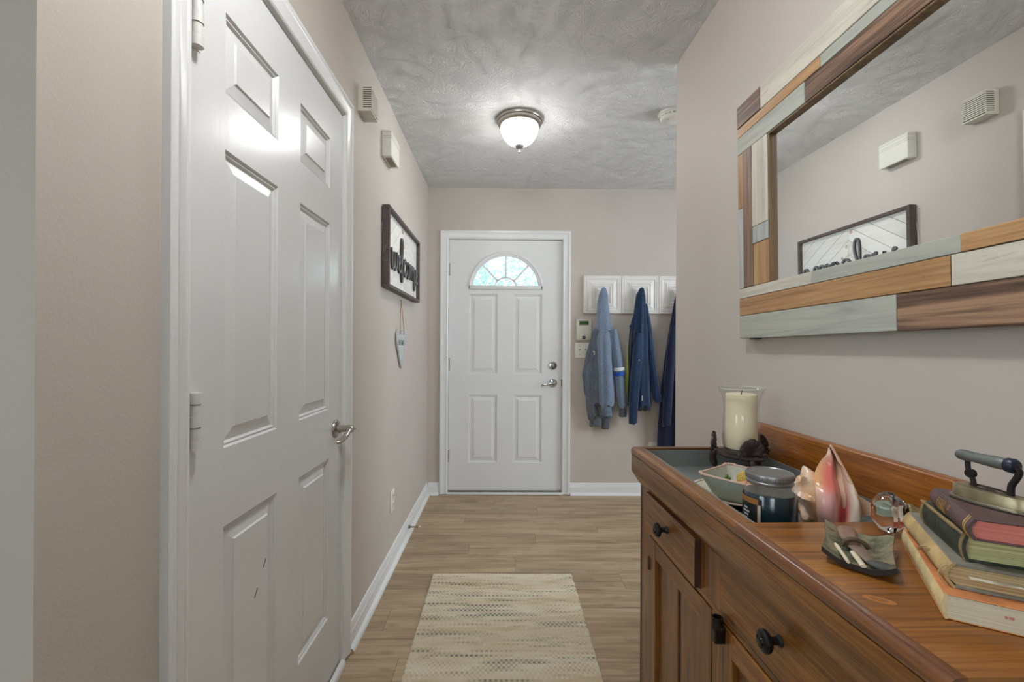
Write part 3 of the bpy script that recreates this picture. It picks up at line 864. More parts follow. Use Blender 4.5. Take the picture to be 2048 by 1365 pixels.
# HOME in slab-serif capitals: rectangles in a 0..1 cell
LET = {
 'H': [(.08, 0, .26, 1), (.70, 0, .88, 1), (.26, .44, .70, .54), (0, 0, .36, .07), (0, .93, .36, 1), (.60, 0, .98, .07), (.60, .93, .98, 1)],
 'M': [(.08, 0, .18, 1), (.80, 0, .96, 1), (0, 0, .28, .07), (.70, 0, 1.04, .07), (0, .93, .2, 1), (.84, .93, 1.04, 1)],
 'E': [(.08, 0, .26, 1), (.0, 0, .82, .08), (0, .92, .80, 1), (.26, .46, .60, .54), (.76, .0, .84, .26), (.74, .74, .82, 1), (.56, .36, .62, .64)],
}
def word_home(fn, y0, z0, w_, h_, pitch):
    mb = MB(); x = y0
    def rect(a, b0, c, d, X):
        mb.hexa([fn(X + a * w_, z0 + b0 * h_, 0), fn(X + c * w_, z0 + b0 * h_, 0), fn(X + c * w_, z0 + d * h_, 0), fn(X + a * w_, z0 + d * h_, 0),
                 fn(X + a * w_, z0 + b0 * h_, 1), fn(X + c * w_, z0 + b0 * h_, 1), fn(X + c * w_, z0 + d * h_, 1), fn(X + a * w_, z0 + d * h_, 1)])
    for ch in 'HOME':
        if ch == 'O':
            n = 24
            for i in range(n):
                a0, a1 = 2 * PI * i / n, 2 * PI * (i + 1) / n; P = []
                for d in (0, 1):
                    for (a, rx_, rz_) in ((a0, .46, .52), (a1, .46, .52), (a1, .27, .45), (a0, .27, .45)): P.append(fn(x + (.48 + rx_ * math.cos(a)) * w_, z0 + (.5 + rz_ * math.sin(a)) * h_, d))
                mb.hexa(P)
        else:
            for r in LET[ch]: rect(*r, x)
            if ch == 'M':
                for (a, b_) in (((.14, 1), (.52, .05)), ((.52, .05), (.86, 1))):
                    t = .07; P = []
                    for d in (0, 1):
                        for (u, v, q) in ((a[0], a[1], -t), (b_[0], b_[1], -t), (b_[0], b_[1], t), (a[0], a[1], t)): P.append(fn(x + (u + q) * w_, z0 + v * h_, d))
                    mb.hexa(P)
        x += pitch
    return mb
word_home(lambda u, v, d: (W + .0128 + d * .0010, u, v), HY - .078, HZ + .135, .033, .030, .040).build('lettering', plain('charcoal_ink', (64, 66, 66), .7), heart, o0, smooth=0)

def outlet_plate(name, loc, rz, label):
    t = thing(name, loc, label, 'outlet', rz)
    MB().box(-.038, .038, -.006, .0005, 0, .122, .0025).build('plate', M_white_plastic, t)
    for zc in (.037, .085):
        MB().lathe([(.0, .005), (.017, .005), (.0172, .0085), (.0, .009)], (0, 0, zc), 24, '-y').build('socket', M_white_plastic, t)
        mb = MB()
        for q in (-.006, .006): mb.box(q - .001, q + .001, -.0096, -.0085, zc - .001, zc + .007)
        mb.lathe([(.0, .0088), (.0024, .0088), (.0024, .0095), (.0, .0095)], (0, 0, zc - .008), 10, '-y')
        mb.build('slots', M_dark_gap, t, smooth=0)
    MB().lathe([(.0, .006), (.003, .006), (.002, .0075), (.0, .0075)], (0, 0, .061), 10, '-y').build('screw', M_white_plastic, t)
    return t
outlet_plate('wall_outlet', (W, 2.487, .287), PI / 2, 'white duplex outlet low on left wall')
outlet_plate('wall_outlet', (1.22, D, .306), 0, 'white outlet low on back wall, mostly hidden behind wooden cabinet')

ds = thing('door_stop', (W + .013, 2.885, .045), 'small metal spring door stop with white tip on left baseboard', 'door stop')
MB().lathe([(.0, -.001), (.011, -.001), (.011, .003), (.006, .010), (.0045, .016), (.0, .016)], n=16, axis='x').build('base', M_steel_dull, ds)
mb = MB(); mb.tube([(.014 + .050 * i / 120, .0042 * math.cos(i * .9), .0042 * math.sin(i * .9)) for i in range(121)], .0011, 5); mb.build('spring', M_steel_dull, ds)
MB().lathe([(.0, .062), (.0055, .062), (.006, .066), (.006, .073), (.004, .076), (.0, .076)], n=16, axis='x').build('rubber_tip', M_white_plastic, ds)

# ------------------------------------------------------------------ back wall: keypad, switch, coat rack, coats
kp = thing('alarm_keypad', (.656, D, 1.241), 'cream alarm keypad with green screen, above the light switch', 'keypad')
MB().box(-.061, .061, -.020, .0005, 0, .169, .006, 3).build('housing', M_ivory_plastic, kp)
MB().box(-.058, .058, -.026, -.018, .004, .104, .004, 2).build('flap', M_ivory_plastic, kp)
MB().box(-.040, .040, -.0225, -.018, .120, .158, .003).build('bezel', plain('grey_bezel', (150, 152, 140), .4), kp)
MB().box(-.035, .035, -.0232, -.0220, .126, .152).build('screen', plain('green_lcd', (72, 92, 56), .25), kp)
lg = MB().box(-.013, .013, -.0268, -.0255, .012, .034, .002, 1).build('logo_badge', plain('navy_badge', (30, 44, 84), .4), kp)
fc = bpy.data.curves.new('logo_letters', 'FONT'); fc.body = 'ADT'; fc.size = .0105; fc.align_x = 'CENTER'; fc.align_y = 'CENTER'; fc.extrude = .0002
tmp = bpy.data.objects.new('tmp', fc); COL.objects.link(tmp); dg = bpy.context.evaluated_depsgraph_get()
me = bpy.data.meshes.new_from_object(tmp.evaluated_get(dg)); bpy.data.objects.remove(tmp)
lo = link('logo_letters', me, plain('white_ink', (220, 224, 228), .5), lg, smooth=0); lo.location = (0, -.0270, .023); lo.rotation_euler = (PI / 2, 0, 0)

sw = thing('light_switch', (.650, D, 1.101), 'white double toggle light switch below the keypad', 'light switch')
MB().box(-.062, .062, -.007, .0005, 0, .121, .003).build('plate', M_white_plastic, sw)
for x in (-.023, .023):
    MB().box(x - .005, x + .005, -.008, -.005, .048, .073, .001, 1).build('slot', plain('slot_grey', (140, 138, 130), .6), sw)
    mb = MB(); mb.hexa([(x - .0035, -.006, .050), (x + .0035, -.006, .050), (x + .0035, -.006, .064), (x - .0035, -.006, .064), (x - .003, -.019, .047), (x + .003, -.019, .047), (x + .003, -.018, .054), (x - .003, -.018, .054)]); mb.build('toggle', M_white_plastic, sw)
    for z in (.030, .091): MB().lathe([(.0, .006), (.003, .006), (.002, .0082), (.0, .0082)], (x, 0, z), 10, '-y').build('screw', M_steel_dull, sw)

# coat rack: a board faced with pressed-tin style tiles
RX0, RZ0, RZ1, NP, PWD = .653, 1.456, 1.760, 4, .300
rack = thing('coat_rack', (RX0 + NP * PWD / 2, D, RZ0), 'white coat rack of square embossed panels with hooks on back wall', 'coat rack')
o0 = (RX0 + NP * PWD / 2, D, RZ0)
M_rack = plain('chippy_white_rack_paint', (232, 230, 226), .45, var=.05, nscale=18)
MB().box(RX0, RX0 + NP * PWD, D - .016, D + .0005, RZ0, RZ1, .002, 1).build('backing_board', M_rack, rack, o0)
TP = [(0, 0), (.001, -.006), (.006, -.010), (.012, -.010), (.015, -.006), (.019, -.006), (.022, -.010), (.027, -.010), (.031, -.005), (.040, -.004), (.058, -.009), (.062, -.013), (.067, -.013), (.071, -.009), (.076, -.009), (.080, -.013), (.084, -.013), (.090, -.007), (.104, -.005), (.110, -.010), (.118, -.010), (.122, -.006), (.137, -.004)]
def tile_mesh():
    mb = MB(); rs = []
    hx, hz = PWD / 2 - .0015, (RZ1 - RZ0) / 2
    for o, d in TP:
        a, c = max(hx - o, .004), max(hz - o, .004)
        rs.append([(-a, d, -c), (a, d, -c), (a, d, c), (-a, d, c)])
    mb.rings(rs, True, False, True); bmesh.ops.recalc_face_normals(mb.bm, faces=mb.bm.faces)
    me = bpy.data.meshes.new('panel'); mb.bm.to_mesh(me); mb.bm.free(); me.materials.append(M_rack); return me
tm = tile_mesh()
M_hook = plain('white_hook_enamel', (214, 212, 206), .35)
for i in range(NP):
    o = link('panel', tm, M_rack, rack, 0); o.location = (RX0 + PWD * (i + .5) - o0[0], -.016, (RZ1 - RZ0) / 2)
    xc = RX0 + PWD * (i + .5)
    mb = MB(); mb.lathe([(.0, .0), (.016, .0), (.016, .004), (.0, .006)], (xc, D - .020, 1.612), 16, '-y')
    mb.tube(catmull([(xc, D - .022, 1.612), (xc, D - .045, 1.606), (xc, D - .066, 1.612), (xc, D - .074, 1.632), (xc, D - .072, 1.646)], 5), .0048, 8)
    mb.build('hook', M_hook, rack, o0)

def fabric(name, c1, c2, scale=90, rough=.95, knit=.5, sheen=.3):
    m, nt, b = mat_base(name)
    v = coords(nt, (1, 1, .35)); f = noise(nt, v, scale * 2.2, 3, .6); f2 = noise(nt, coords(nt), 9, 3)
    f = math_n(nt, 'ADD', math_n(nt, 'MULTIPLY', f, .75), math_n(nt, 'MULTIPLY', f2, .25))
    nt.links.new(ramp(nt, f, [(.36, lin(c1)), (.64, lin(c2))]), b.inputs['Base Color'])
    b.inputs['Roughness'].default_value = rough; b.inputs['Sheen Weight'].default_value = sheen; b.inputs['Sheen Roughness'].default_value = .5
    b.inputs['Specular IOR Level'].default_value = .2
    bump(nt, b, noise(nt, coords(nt), scale * 5, 2), knit, .0012)
    return m
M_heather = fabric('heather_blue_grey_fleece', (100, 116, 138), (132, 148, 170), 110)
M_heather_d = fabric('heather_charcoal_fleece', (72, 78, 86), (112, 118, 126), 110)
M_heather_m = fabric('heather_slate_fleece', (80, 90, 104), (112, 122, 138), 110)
M_rib = fabric('heather_rib_knit', (84, 98, 118), (122, 138, 158), 140)
M_navy = fabric('navy_softshell', (15, 36, 64), (26, 56, 92), 60, .7, .25, .4)
M_navy_d = fabric('dark_navy_lining', (16, 24, 40), (26, 36, 56), 60, .8, .2, .3)
M_dark = fabric('midnight_navy_wool', (20, 28, 52), (32, 42, 72), 80, .9, .4, .4)
M_lime = fabric('lime_yellow_mesh', (188, 204, 70), (214, 226, 104), 60)
M_white_cloth = fabric('white_twill', (214, 216, 218), (236, 238, 240), 60)
M_royal = fabric('royal_blue_twill', (30, 82, 172), (48, 104, 196), 60)

def drape(mb, tab, n=44, steps=46, folds=7, amp=.10, seed=0, flatback=None, mi=0, twist=0.0):
    """hanging cloth: tab rows (t, x, y, z, half width, half depth); folds run down the cloth"""
    rr = random.Random(seed)
    ph = [rr.uniform(0, 2 * PI) for _ in range(4)]; kk = [folds, folds + 3, max(2, folds - 3), 2 * folds + 1]
    rs = []
    for s in range(steps):
        t = s / (steps - 1); x, y, z, hw, hd = lerp_table(tab, t)
        ring = []
        for i in range(n):
            a = 2 * PI * i / n
            w_ = math.sin(kk[0] * a + ph[0] + 1.4 * math.sin(2.0 * t + ph[1]) + twist * t) * .55 + math.sin(kk[1] * a + ph[1] + 2.2 * t) * .30 + math.sin(kk[2] * a + ph[2] - 1.7 * t) * .35 + math.sin(kk[3] * a + ph[3] + 3 * t) * .12
            wr = math.sin(23 * t + 3 * math.sin(a + ph[0])) * .10 * amp
            g = 1 + amp * (.35 + .65 * min(1, t * 2.5)) * w_ + wr
            px, py = x + hw * g * math.cos(a), y + hd * g * math.sin(a)
            if flatback is not None: py = min(py, flatback - .001 * math.sin(5 * a))
            ring.append((px, py, z + .012 * amp / .1 * w_ * (t ** 4)))
        rs.append(ring)
    mb.rings(rs, mi=mi); return mb
YF = D - .005
# grey hooded sweatshirt
hood = thing('hooded_sweatshirt', (.81, D - .08, .54), 'heather blue-grey hooded sweatshirt with striped sleeve, on leftmost hook', 'sweatshirt', group=None)
o0 = (.81, D - .08, .54)
mb = MB(); drape(mb, [(0, .803, D - .066, 1.660, .006, .010), (.04, .803, D - .066, 1.652, .018, .020), (.15, .800, D - .068, 1.600, .036, .034), (.35, .796, D - .068, 1.52, .044, .040), (.65, .798, D - .070, 1.42, .054, .046), (1, .806, D - .070, 1.315, .068, .050)], folds=5, amp=.10, seed=2, flatback=D - .031)
mb.build('hood', M_heather, hood, o0, smooth=60)
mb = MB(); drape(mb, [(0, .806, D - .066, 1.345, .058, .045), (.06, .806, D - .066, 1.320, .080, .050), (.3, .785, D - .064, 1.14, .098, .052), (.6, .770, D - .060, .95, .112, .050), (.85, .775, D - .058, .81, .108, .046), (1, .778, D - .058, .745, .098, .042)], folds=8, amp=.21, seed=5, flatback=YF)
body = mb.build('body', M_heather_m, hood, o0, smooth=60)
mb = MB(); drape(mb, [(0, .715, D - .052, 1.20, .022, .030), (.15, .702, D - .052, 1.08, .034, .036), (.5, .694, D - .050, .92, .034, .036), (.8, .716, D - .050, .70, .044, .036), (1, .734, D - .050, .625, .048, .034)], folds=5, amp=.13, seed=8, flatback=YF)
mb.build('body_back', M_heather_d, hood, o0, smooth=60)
mb = MB(); drape(mb, [(0, .748, D - .050, .640, .050, .034), (.2, .748, D - .050, .628, .046, .032), (1, .748, D - .050, .562, .047, .030)], folds=14, amp=.05, seed=9, flatback=YF, steps=14)
mb.build('hem_band', M_heather_d, hood, o0, smooth=60)
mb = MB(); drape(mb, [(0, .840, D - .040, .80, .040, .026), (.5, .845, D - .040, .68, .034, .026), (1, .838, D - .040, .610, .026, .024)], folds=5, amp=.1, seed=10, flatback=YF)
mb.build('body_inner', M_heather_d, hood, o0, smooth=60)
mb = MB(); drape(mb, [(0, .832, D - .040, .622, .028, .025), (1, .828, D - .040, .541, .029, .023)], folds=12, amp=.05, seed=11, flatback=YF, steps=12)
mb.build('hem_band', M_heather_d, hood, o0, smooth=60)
mb = MB(); drape(mb, [(0, .800, D - .094, 1.335, .040, .022), (.15, .796, D - .110, 1.25, .054, .038), (.5, .806, D - .114, 1.03, .054, .040), (.85, .820, D - .110, .80, .052, .038), (1, .822, D - .104, .730, .050, .034)], folds=4, amp=.20, seed=21)
sl = mb.build('sleeve', M_heather, hood, o0, smooth=60)
mb = MB(); drape(mb, [(0, .815, D - .102, .738, .046, .032), (.2, .817, D - .102, .728, .042, .030), (1, .826, D - .102, .652, .040, .028)], folds=13, amp=.05, seed=22, steps=14)
mb.build('cuff', M_rib, sl, o0, smooth=60)
SLV = [(0, .880, D - .070, 1.330, .024, .026), (.15, .888, D - .072, 1.25, .034, .036), (.45, .916, D - .074, 1.06, .040, .038), (.75, .938, D - .074, .86, .036, .036), (1, .952, D - .074, .715, .034, .034)]
mb = MB(); drape(mb, SLV, folds=4, amp=.10, seed=31, flatback=YF)
sl = mb.build('sleeve', M_heather, hood, o0, smooth=60)
mb = MB(); drape(mb, [(0, .953, D - .074, .722, .033, .032), (.2, .954, D - .074, .710, .029, .030), (1, .955, D - .074, .645, .030, .029)], folds=11, amp=.05, seed=32, steps=14, flatback=YF)
mb.build('cuff', M_heather_d, sl, o0, smooth=60)
for (za, zb, mm) in ((1.030, 1.006, M_white_cloth), (1.006, .996, M_rib), (.996, .966, M_royal)):
    mb = MB(); rs = []
    for z in (za + .0005, zb - .0005):
        x = .9225 + (1.03 - z) * .105
        rs.append([(x + .0445 * math.cos(a), D - .074 + .0445 * math.sin(a), z + .10 * .0445 * math.cos(a)) for a in [2 * PI * i / 28 for i in range(28)]])
    mb.rings(rs, True, False, False); mb.build('sleeve_stripe', mm, sl, o0, smooth=60)
# kangaroo pocket edge, drawcord, chest letters
mb = MB(); mb.tube(catmull([(.792, D - .138, 1.30), (.826, D - .128, 1.312), (.866, D - .112, 1.318)], 6), .0028, 6); mb.build('neck_seam', M_rib, hood, o0)
mb = MB(); mb.tube(catmull([(.720, D - .094, 1.10), (.713, D - .098, 1.04), (.728, D - .103, .97), (.712, D - .106, .90), (.705, D - .104, .84)], 6), .0022, 6); mb.build('pocket_seam', M_heather_d, hood, o0)
for pts in ([(.7165, 1.158), (.7150, 1.146)], [(.7295, 1.150), (.7240, 1.154), (.7215, 1.148), (.7255, 1.140), (.7265, 1.133), (.7220, 1.129), (.7185, 1.133)]):
    mb = MB(); mb.tube(catmull([(u, D - .112 + (u - .74) * -.55, v) for u, v in pts], 5), .0024, 6); mb.build('chest_letter', M_white_cloth, hood, o0)

# lime garment behind the navy jacket
lime = thing('lime_vest', (1.05, D - .03, .68), 'lime yellow garment peeking out from behind navy jacket', 'vest')
o0 = (1.05, D - .03, .68)
mb = MB(); drape(mb, [(0, 1.085, D - .044, 1.600, .012, .008), (.2, 1.076, D - .040, 1.45, .026, .010), (.45, 1.066, D - .024, 1.20, .056, .014), (.7, 1.072, D - .024, .95, .080, .014), (.86, 1.085, D - .024, .82, .090, .014), (1, 1.105, D - .026, .688, .062, .014)], folds=6, amp=.10, seed=41, flatback=YF)
mb.build('body', M_lime, lime, o0, smooth=60)
mb = MB(); mb.tube(catmull([(1.012, D - .046, 1.352), (1.022, D - .05, 1.360), (1.034, D - .05, 1.364)], 4), .006, 8); mb.build('collar_binding', M_royal, lime, o0)
# navy jacket
nav = thing('navy_jacket', (1.10, D - .08, .59), 'navy blue zip jacket with long sleeves, hanging on the middle hook', 'jacket')
o0 = (1.10, D - .08, .59)
mb = MB(); drape(mb, [(0, 1.103, D - .070, 1.660, .006, .008), (.03, 1.102, D - .070, 1.652, .018, .018), (.12, 1.094, D - .072, 1.60, .034, .030), (.3, 1.090, D - .072, 1.45, .048, .038), (.42, 1.085, D - .072, 1.36, .066, .042), (.62, 1.080, D - .074, 1.18, .078, .046), (.8, 1.088, D - .074, .98, .080, .046), (1, 1.096, D - .074, .715, .082, .040)], folds=7, amp=.20, seed=51, flatback=D - .032)
mb.build('body', M_navy, nav, o0, smooth=60)
mb = MB(); drape(mb, [(0, 1.128, D - .074, .735, .050, .042), (1, 1.125, D - .074, .694, .050, .040)], folds=9, amp=.05, seed=52, steps=8); mb.build('hem_band', M_navy_d, nav, o0, smooth=60)
mb = MB(); drape(mb, [(0, 1.070, D - .112, 1.300, .026, .014), (.15, 1.056, D - .120, 1.20, .040, .034), (.5, 1.040, D - .120, .98, .040, .036), (.85, 1.026, D - .118, .72, .036, .034), (1, 1.025, D - .116, .600, .033, .030)], folds=4, amp=.12, seed=53)
sl = mb.build('sleeve', M_navy, nav, o0, smooth=60)
MB().box(1.052, 1.066, D - .1590, D - .1545, 1.088, 1.093, .001, 1).build('sleeve_logo', M_white_cloth, sl, o0)
mb = MB(); drape(mb, [(0, 1.130, D - .066, 1.53, .018, .022), (.2, 1.150, D - .068, 1.36, .030, .034), (.55, 1.178, D - .070, 1.08, .036, .038), (.85, 1.214, D - .070, .86, .036, .036), (1, 1.232, D - .070, .762, .036, .034)], folds=4, amp=.12, seed=54, flatback=YF)
mb.build('sleeve', M_navy, nav, o0, smooth=60)
mb = MB(); mb.tube(catmull([(1.030, D - .110, 1.36), (1.018, D - .115, 1.25), (1.006, D - .112, 1.05), (.998, D - .108, .88), (.996, D - .104, .73)], 6), [.010] * 4 + [.014] * 21, 8, squash=.8); mb.build('front_edge', M_navy_d, nav, o0)
mb = MB(); mb.tube(catmull([(1.108, D - .128, 1.06), (1.124, D - .130, 1.00), (1.122, D - .130, .88), (1.098, D - .128, .79)], 6), .0026, 6); mb.build('pocket_zip', M_black, nav, o0)
mb = MB(); mb.box(1.083, 1.087, D - .150, D - .146, .775, .815, .001, 1); mb.build('zip_pull', M_white_cloth, nav, o0)
# dark long coat, partly behind the corner
dk = thing('long_coat', (1.40, D - .08, .30), 'long dark navy coat on back wall, mostly hidden by the wall corner', 'coat')
o0 = (1.40, D - .08, .30)
mb = MB(); drape(mb, [(0, 1.403, D - .070, 1.660, .006, .008), (.03, 1.403, D - .070, 1.652, .018, .018), (.12, 1.403, D - .072, 1.56, .040, .034), (.25, 1.402, D - .074, 1.36, .072, .044), (.5, 1.398, D - .076, .98, .112, .052), (.8, 1.396, D - .076, .60, .140, .054), (1, 1.396, D - .076, .30, .152, .054)], folds=8, amp=.13, seed=61, flatback=D - .031)
mb.build('body', M_dark, dk, o0, smooth=60)
mb = MB(); drape(mb, [(0, 1.345, D - .100, 1.36, .022, .020), (.2, 1.330, D - .106, 1.2, .038, .034), (.6, 1.306, D - .108, .9, .038, .036), (1, 1.290, D - .106, .58, .034, .030)], folds=4, amp=.11, seed=62)
mb.build('sleeve', M_dark, dk, o0, smooth=60)
mb = MB(); mb.tube(catmull([(1.385, D - .122, 1.40), (1.365, D - .128, 1.1), (1.355, D - .134, .8), (1.350, D - .134, .34)], 6), .012, 8, squash=.5); mb.build('front_edge', M_black, dk, o0)

# ------------------------------------------------------------------ rug
def rug_mat():
    m, nt, b = mat_base('woven_jute_rug')
    tc = nd(nt, 'ShaderNodeTexCoord'); sp = nd(nt, 'ShaderNodeSeparateXYZ'); nt.links.new(tc.outputs['Object'], sp.inputs[0])
    row = math_n(nt, 'FLOOR', math_n(nt, 'MULTIPLY', sp.outputs[1], 1 / .013))
    colx = math_n(nt, 'FLOOR', math_n(nt, 'MULTIPLY', sp.outputs[0], 1 / .0095))
    sx_ = math_n(nt, 'SINE', math_n(nt, 'MULTIPLY', sp.outputs[0], PI / .0095)); sy_ = math_n(nt, 'SINE', math_n(nt, 'MULTIPLY', sp.outputs[1], PI / .013))
    pr2 = math_n(nt, 'MULTIPLY', sx_, sy_)
    ms = nd(nt, 'ShaderNodeMapRange', interpolation_type='SMOOTHSTEP'); ms.inputs[1].default_value = -.55; ms.inputs[2].default_value = .55
    nt.links.new(pr2, ms.inputs[0]); chk = ms.outputs[0]
    cb = nd(nt, 'ShaderNodeCombineXYZ'); nt.links.new(math_n(nt, 'MULTIPLY', sp.outputs[0], 2.2), cb.inputs[0]); nt.links.new(math_n(nt, 'MULTIPLY', row, .47), cb.inputs[1])
    f = noise(nt, cb.outputs[0], 1.0, 3, .6)
    weft = ramp(nt, f, [(.30, lin((166, 142, 108))), (.42, lin((202, 186, 158))), (.50, lin((216, 207, 188))), (.55, lin((186, 176, 150))), (.61, lin((124, 122, 106))), (.72, lin((80, 86, 80)))])
    cb2 = nd(nt, 'ShaderNodeCombineXYZ'); nt.links.new(math_n(nt, 'MULTIPLY', sp.outputs[0], .7), cb2.inputs[0]); nt.links.new(math_n(nt, 'MULTIPLY', row, .11), cb2.inputs[1]); cb2.inputs[2].default_value = 9
    tone = ramp(nt, noise(nt, cb2.outputs[0], 1.0, 2, .5), [(.35, lin((198, 178, 144))), (.6, lin((222, 212, 192)))])
    c = mixc(nt, math_n(nt, 'ADD', .12, math_n(nt, 'MULTIPLY', chk, .70)), weft, tone)
    nt.links.new(c, b.inputs['Base Color']); b.inputs['Roughness'].default_value = .95; b.inputs['Specular IOR Level'].default_value = .15
    bump(nt, b, noise(nt, tc.outputs['Object'], 420, 3), .5, .0015)
    return m
RGX0, RGX1, RGY0, RGY1 = -.352, .372, .80, 2.376
rr = random.Random(11)
mb = MB(); cex, cey = .0095 / 2, .013 / 2
nx, ny = int((RGX1 - RGX0) / cex), int((RGY1 - RGY0) / cey)
edge = [rr.uniform(-.003, .003) for _ in range(ny + 1)]
def rug_pt(i, j):
    x, y = i * cex, j * cey
    k = (int(i // 2) + int(j // 2)) % 2
    top = .0075 + (.0022 if (i % 2 == 1 and j % 2 == 1 and k) else 0) + (.0008 if (i % 2 == 1 and j % 2 == 1) else 0)
    if i in (0, nx): x += edge[j]; top = .0012
    if j in (0, ny): top = .0012
    return (x, y + .002 * math.sin(x * 9), top)
vs = [[mb.bm.verts.new(rug_pt(i, j)) for j in range(ny + 1)] for i in range(nx + 1)]
for i in range(nx):
    for j in range(ny): mb.bm.faces.new((vs[i][j], vs[i + 1][j], vs[i + 1][j + 1], vs[i][j + 1]))
rug = mb.build('runner_rug', rug_mat(), smooth=60, loc=(RGX0, RGY0, 0.0))
tag(rug, 'woven cream and grey-green runner rug on the plank floor', 'rug')
# ------------------------------------------------------------------ wall mirror with reclaimed-plank frame
M_p_orange = wood('honey_pine_plank', (144, 104, 66), (174, 134, 92), (192, 156, 114), 'y', 1.2, .5, True, .2)
M_p_orange_z = wood('honey_pine_plank_upright', (144, 104, 66), (174, 134, 92), (192, 156, 114), 'z', 1.2, .5, True, .2)
M_p_brown = wood('dark_walnut_plank', (60, 44, 36), (106, 80, 64), (158, 126, 100), 'y', 1.0, .5, True, .3, contrast=(.40, .5, .60))
M_p_brown_z = wood('dark_walnut_plank_upright', (84, 62, 50), (120, 94, 78), (154, 124, 102), 'z', 1.2, .5, True, .3)
def washed(name, base, along, wear):
    """painted plank with the paint rubbed through along the grain and near the ends"""
    m, nt, b = mat_base(name)
    s = {'y': (40, 2.2, 40), 'z': (40, 40, 2.2)}[along]
    f1 = noise(nt, coords(nt, s, True), 1.0, 6, .65, .8)
    f2 = noise(nt, coords(nt, (5, 5, 5), True), 1.0, 4, .6)
    c = ramp(nt, f1, [(.30, lin(tuple(x * .84 for x in base))), (.55, lin(base)), (.8, lin(tuple(min(255, x * 1.04) for x in base)))])
    wv = math_n(nt, 'ADD', math_n(nt, 'MULTIPLY', f1, .6), math_n(nt, 'MULTIPLY', f2, .4))
    msk = ramp(nt, wv, [(wear - .02, (0, 0, 0)), (wear + .05, (1, 1, 1))])
    c = mixc(nt, math_n(nt, 'MULTIPLY', msk, .75), c, lin((150, 124, 96)))
    nt.links.new(c, b.inputs['Base Color']); b.inputs['Roughness'].default_value = .6
    bump(nt, b, f1, .25, .001)
    return m
M_p_white = washed('whitewashed_plank', (208, 202, 188), 'y', .62)
M_p_white_z = washed('whitewashed_plank_upright', (206, 200, 186), 'z', .66)
M_p_grey = washed('grey_green_plank', (176, 178, 168), 'y', .66)
M_p_grey_z = washed('grey_green_plank_upright', (178, 182, 178), 'z', .70)

MY0, MY1, MZ0, MZ1 = .375, 1.435, 1.221, 1.954
mo = (XW, MY1, MZ0)
mirror = thingR('wall_mirror', mo, 'large wall mirror framed in mixed white, grey, honey and brown planks', 'mirror')
mirror.rotation_euler = (-.011, -.0115, RA - .006)
XF = .742
rows = [
 (1.221, 1.293, [(MY1, .871, M_p_grey), (.871, MY0, M_p_brown)]),
 (1.293, 1.347, [(MY1, .766, M_p_orange), (.766, MY0, M_p_white)]),
 (1.347, 1.3785, [(MY1, 1.105, M_p_white), (1.105, .747, M_p_grey), (.747, MY0, M_p_orange)]),
 (1.801, 1.856, [(MY1, 1.121, M_p_grey), (1.121, MY0, M_p_brown)]),
 (1.856, 1.886, [(MY1, 1.067, M_p_orange), (1.067, MY0, M_p_grey)]),
 (1.886, 1.954, [(MY1, 1.309, M_p_brown), (1.309, .62, M_p_white), (.62, MY0, M_p_orange)]),
]
rr = random.Random(5)
def mplank(y0, y1, z0, z1, m):
    g = .0006
    org = (XF, (y0 + y1) / 2, (z0 + z1) / 2)
    MBo = MB().box(XF + rr.uniform(-.0018, .0012), .772, y0 + g, y1 - g, z0 + g, z1 - g, .0012, 1)
    o = MBo.build('plank', m, mirror, org, smooth=0); o.location = Vector(org) - Vector(mo)
for z0, z1, segs in rows:
    for ya, yb, m in segs: mplank(yb, ya, z0, z1, m)
for side in (0, 1):
    f = (lambda y: y) if side == 0 else (lambda y: MY0 + MY1 - y)
    for ya, yb, za, zb, m in ((1.435, 1.406, 1.630, 1.801, M_p_orange_z), (1.435, 1.406, 1.3785, 1.630, M_p_grey_z), (1.406, 1.355, 1.3785, 1.801, M_p_brown_z),
                              (1.355, 1.279, 1.554, 1.801, M_p_white_z), (1.355, 1.279, 1.503, 1.554, M_p_grey_z), (1.355, 1.279, 1.3785, 1.503, M_p_orange_z)):
        p, q = sorted((f(ya), f(yb))); mplank(p, q, za, zb, m)
OY0, OY1 = MY0 + MY1 - 1.273, 1.273
M_lip = wood('tan_inner_lip', (84, 62, 40), (116, 90, 58), (136, 108, 72), 'z', .8, .5, False, .2)
for ya, yb, za, zb in ((OY1, 1.279, 1.3785, 1.801), (MY0 + MY1 - 1.279, OY0, 1.3785, 1.801), (OY0, OY1, 1.796, 1.801)):
    MB().box(XF + .002, .772, ya, yb, za, zb, .001, 1).build('inner_lip', M_lip, mirror, mo, smooth=0)
m_mir, nt, b = mat_base('silvered_glass')
b.inputs['Base Color'].default_value = (.90, .915, .91, 1); b.inputs['Metallic'].default_value = 1; b.inputs['Roughness'].default_value = .012
MB().box(.7560, .7600, OY0 - .004, OY1 + .004, 1.3765, 1.799).build('glass', m_mir, mirror, mo, smooth=0)
MB().box(.7700, .7765, MY0 + .03, MY1 - .03, MZ0 + .03, MZ1 - .03).build('backing_board', plain('hardboard', (110, 84, 60), .8), mirror, mo, smooth=0)
for y in (1.385, .43): MB().box(.752, .7765, y - .012, y + .012, MZ0 - .003, MZ0 + .001).build('foot_pad', M_black, mirror, mo, smooth=0)

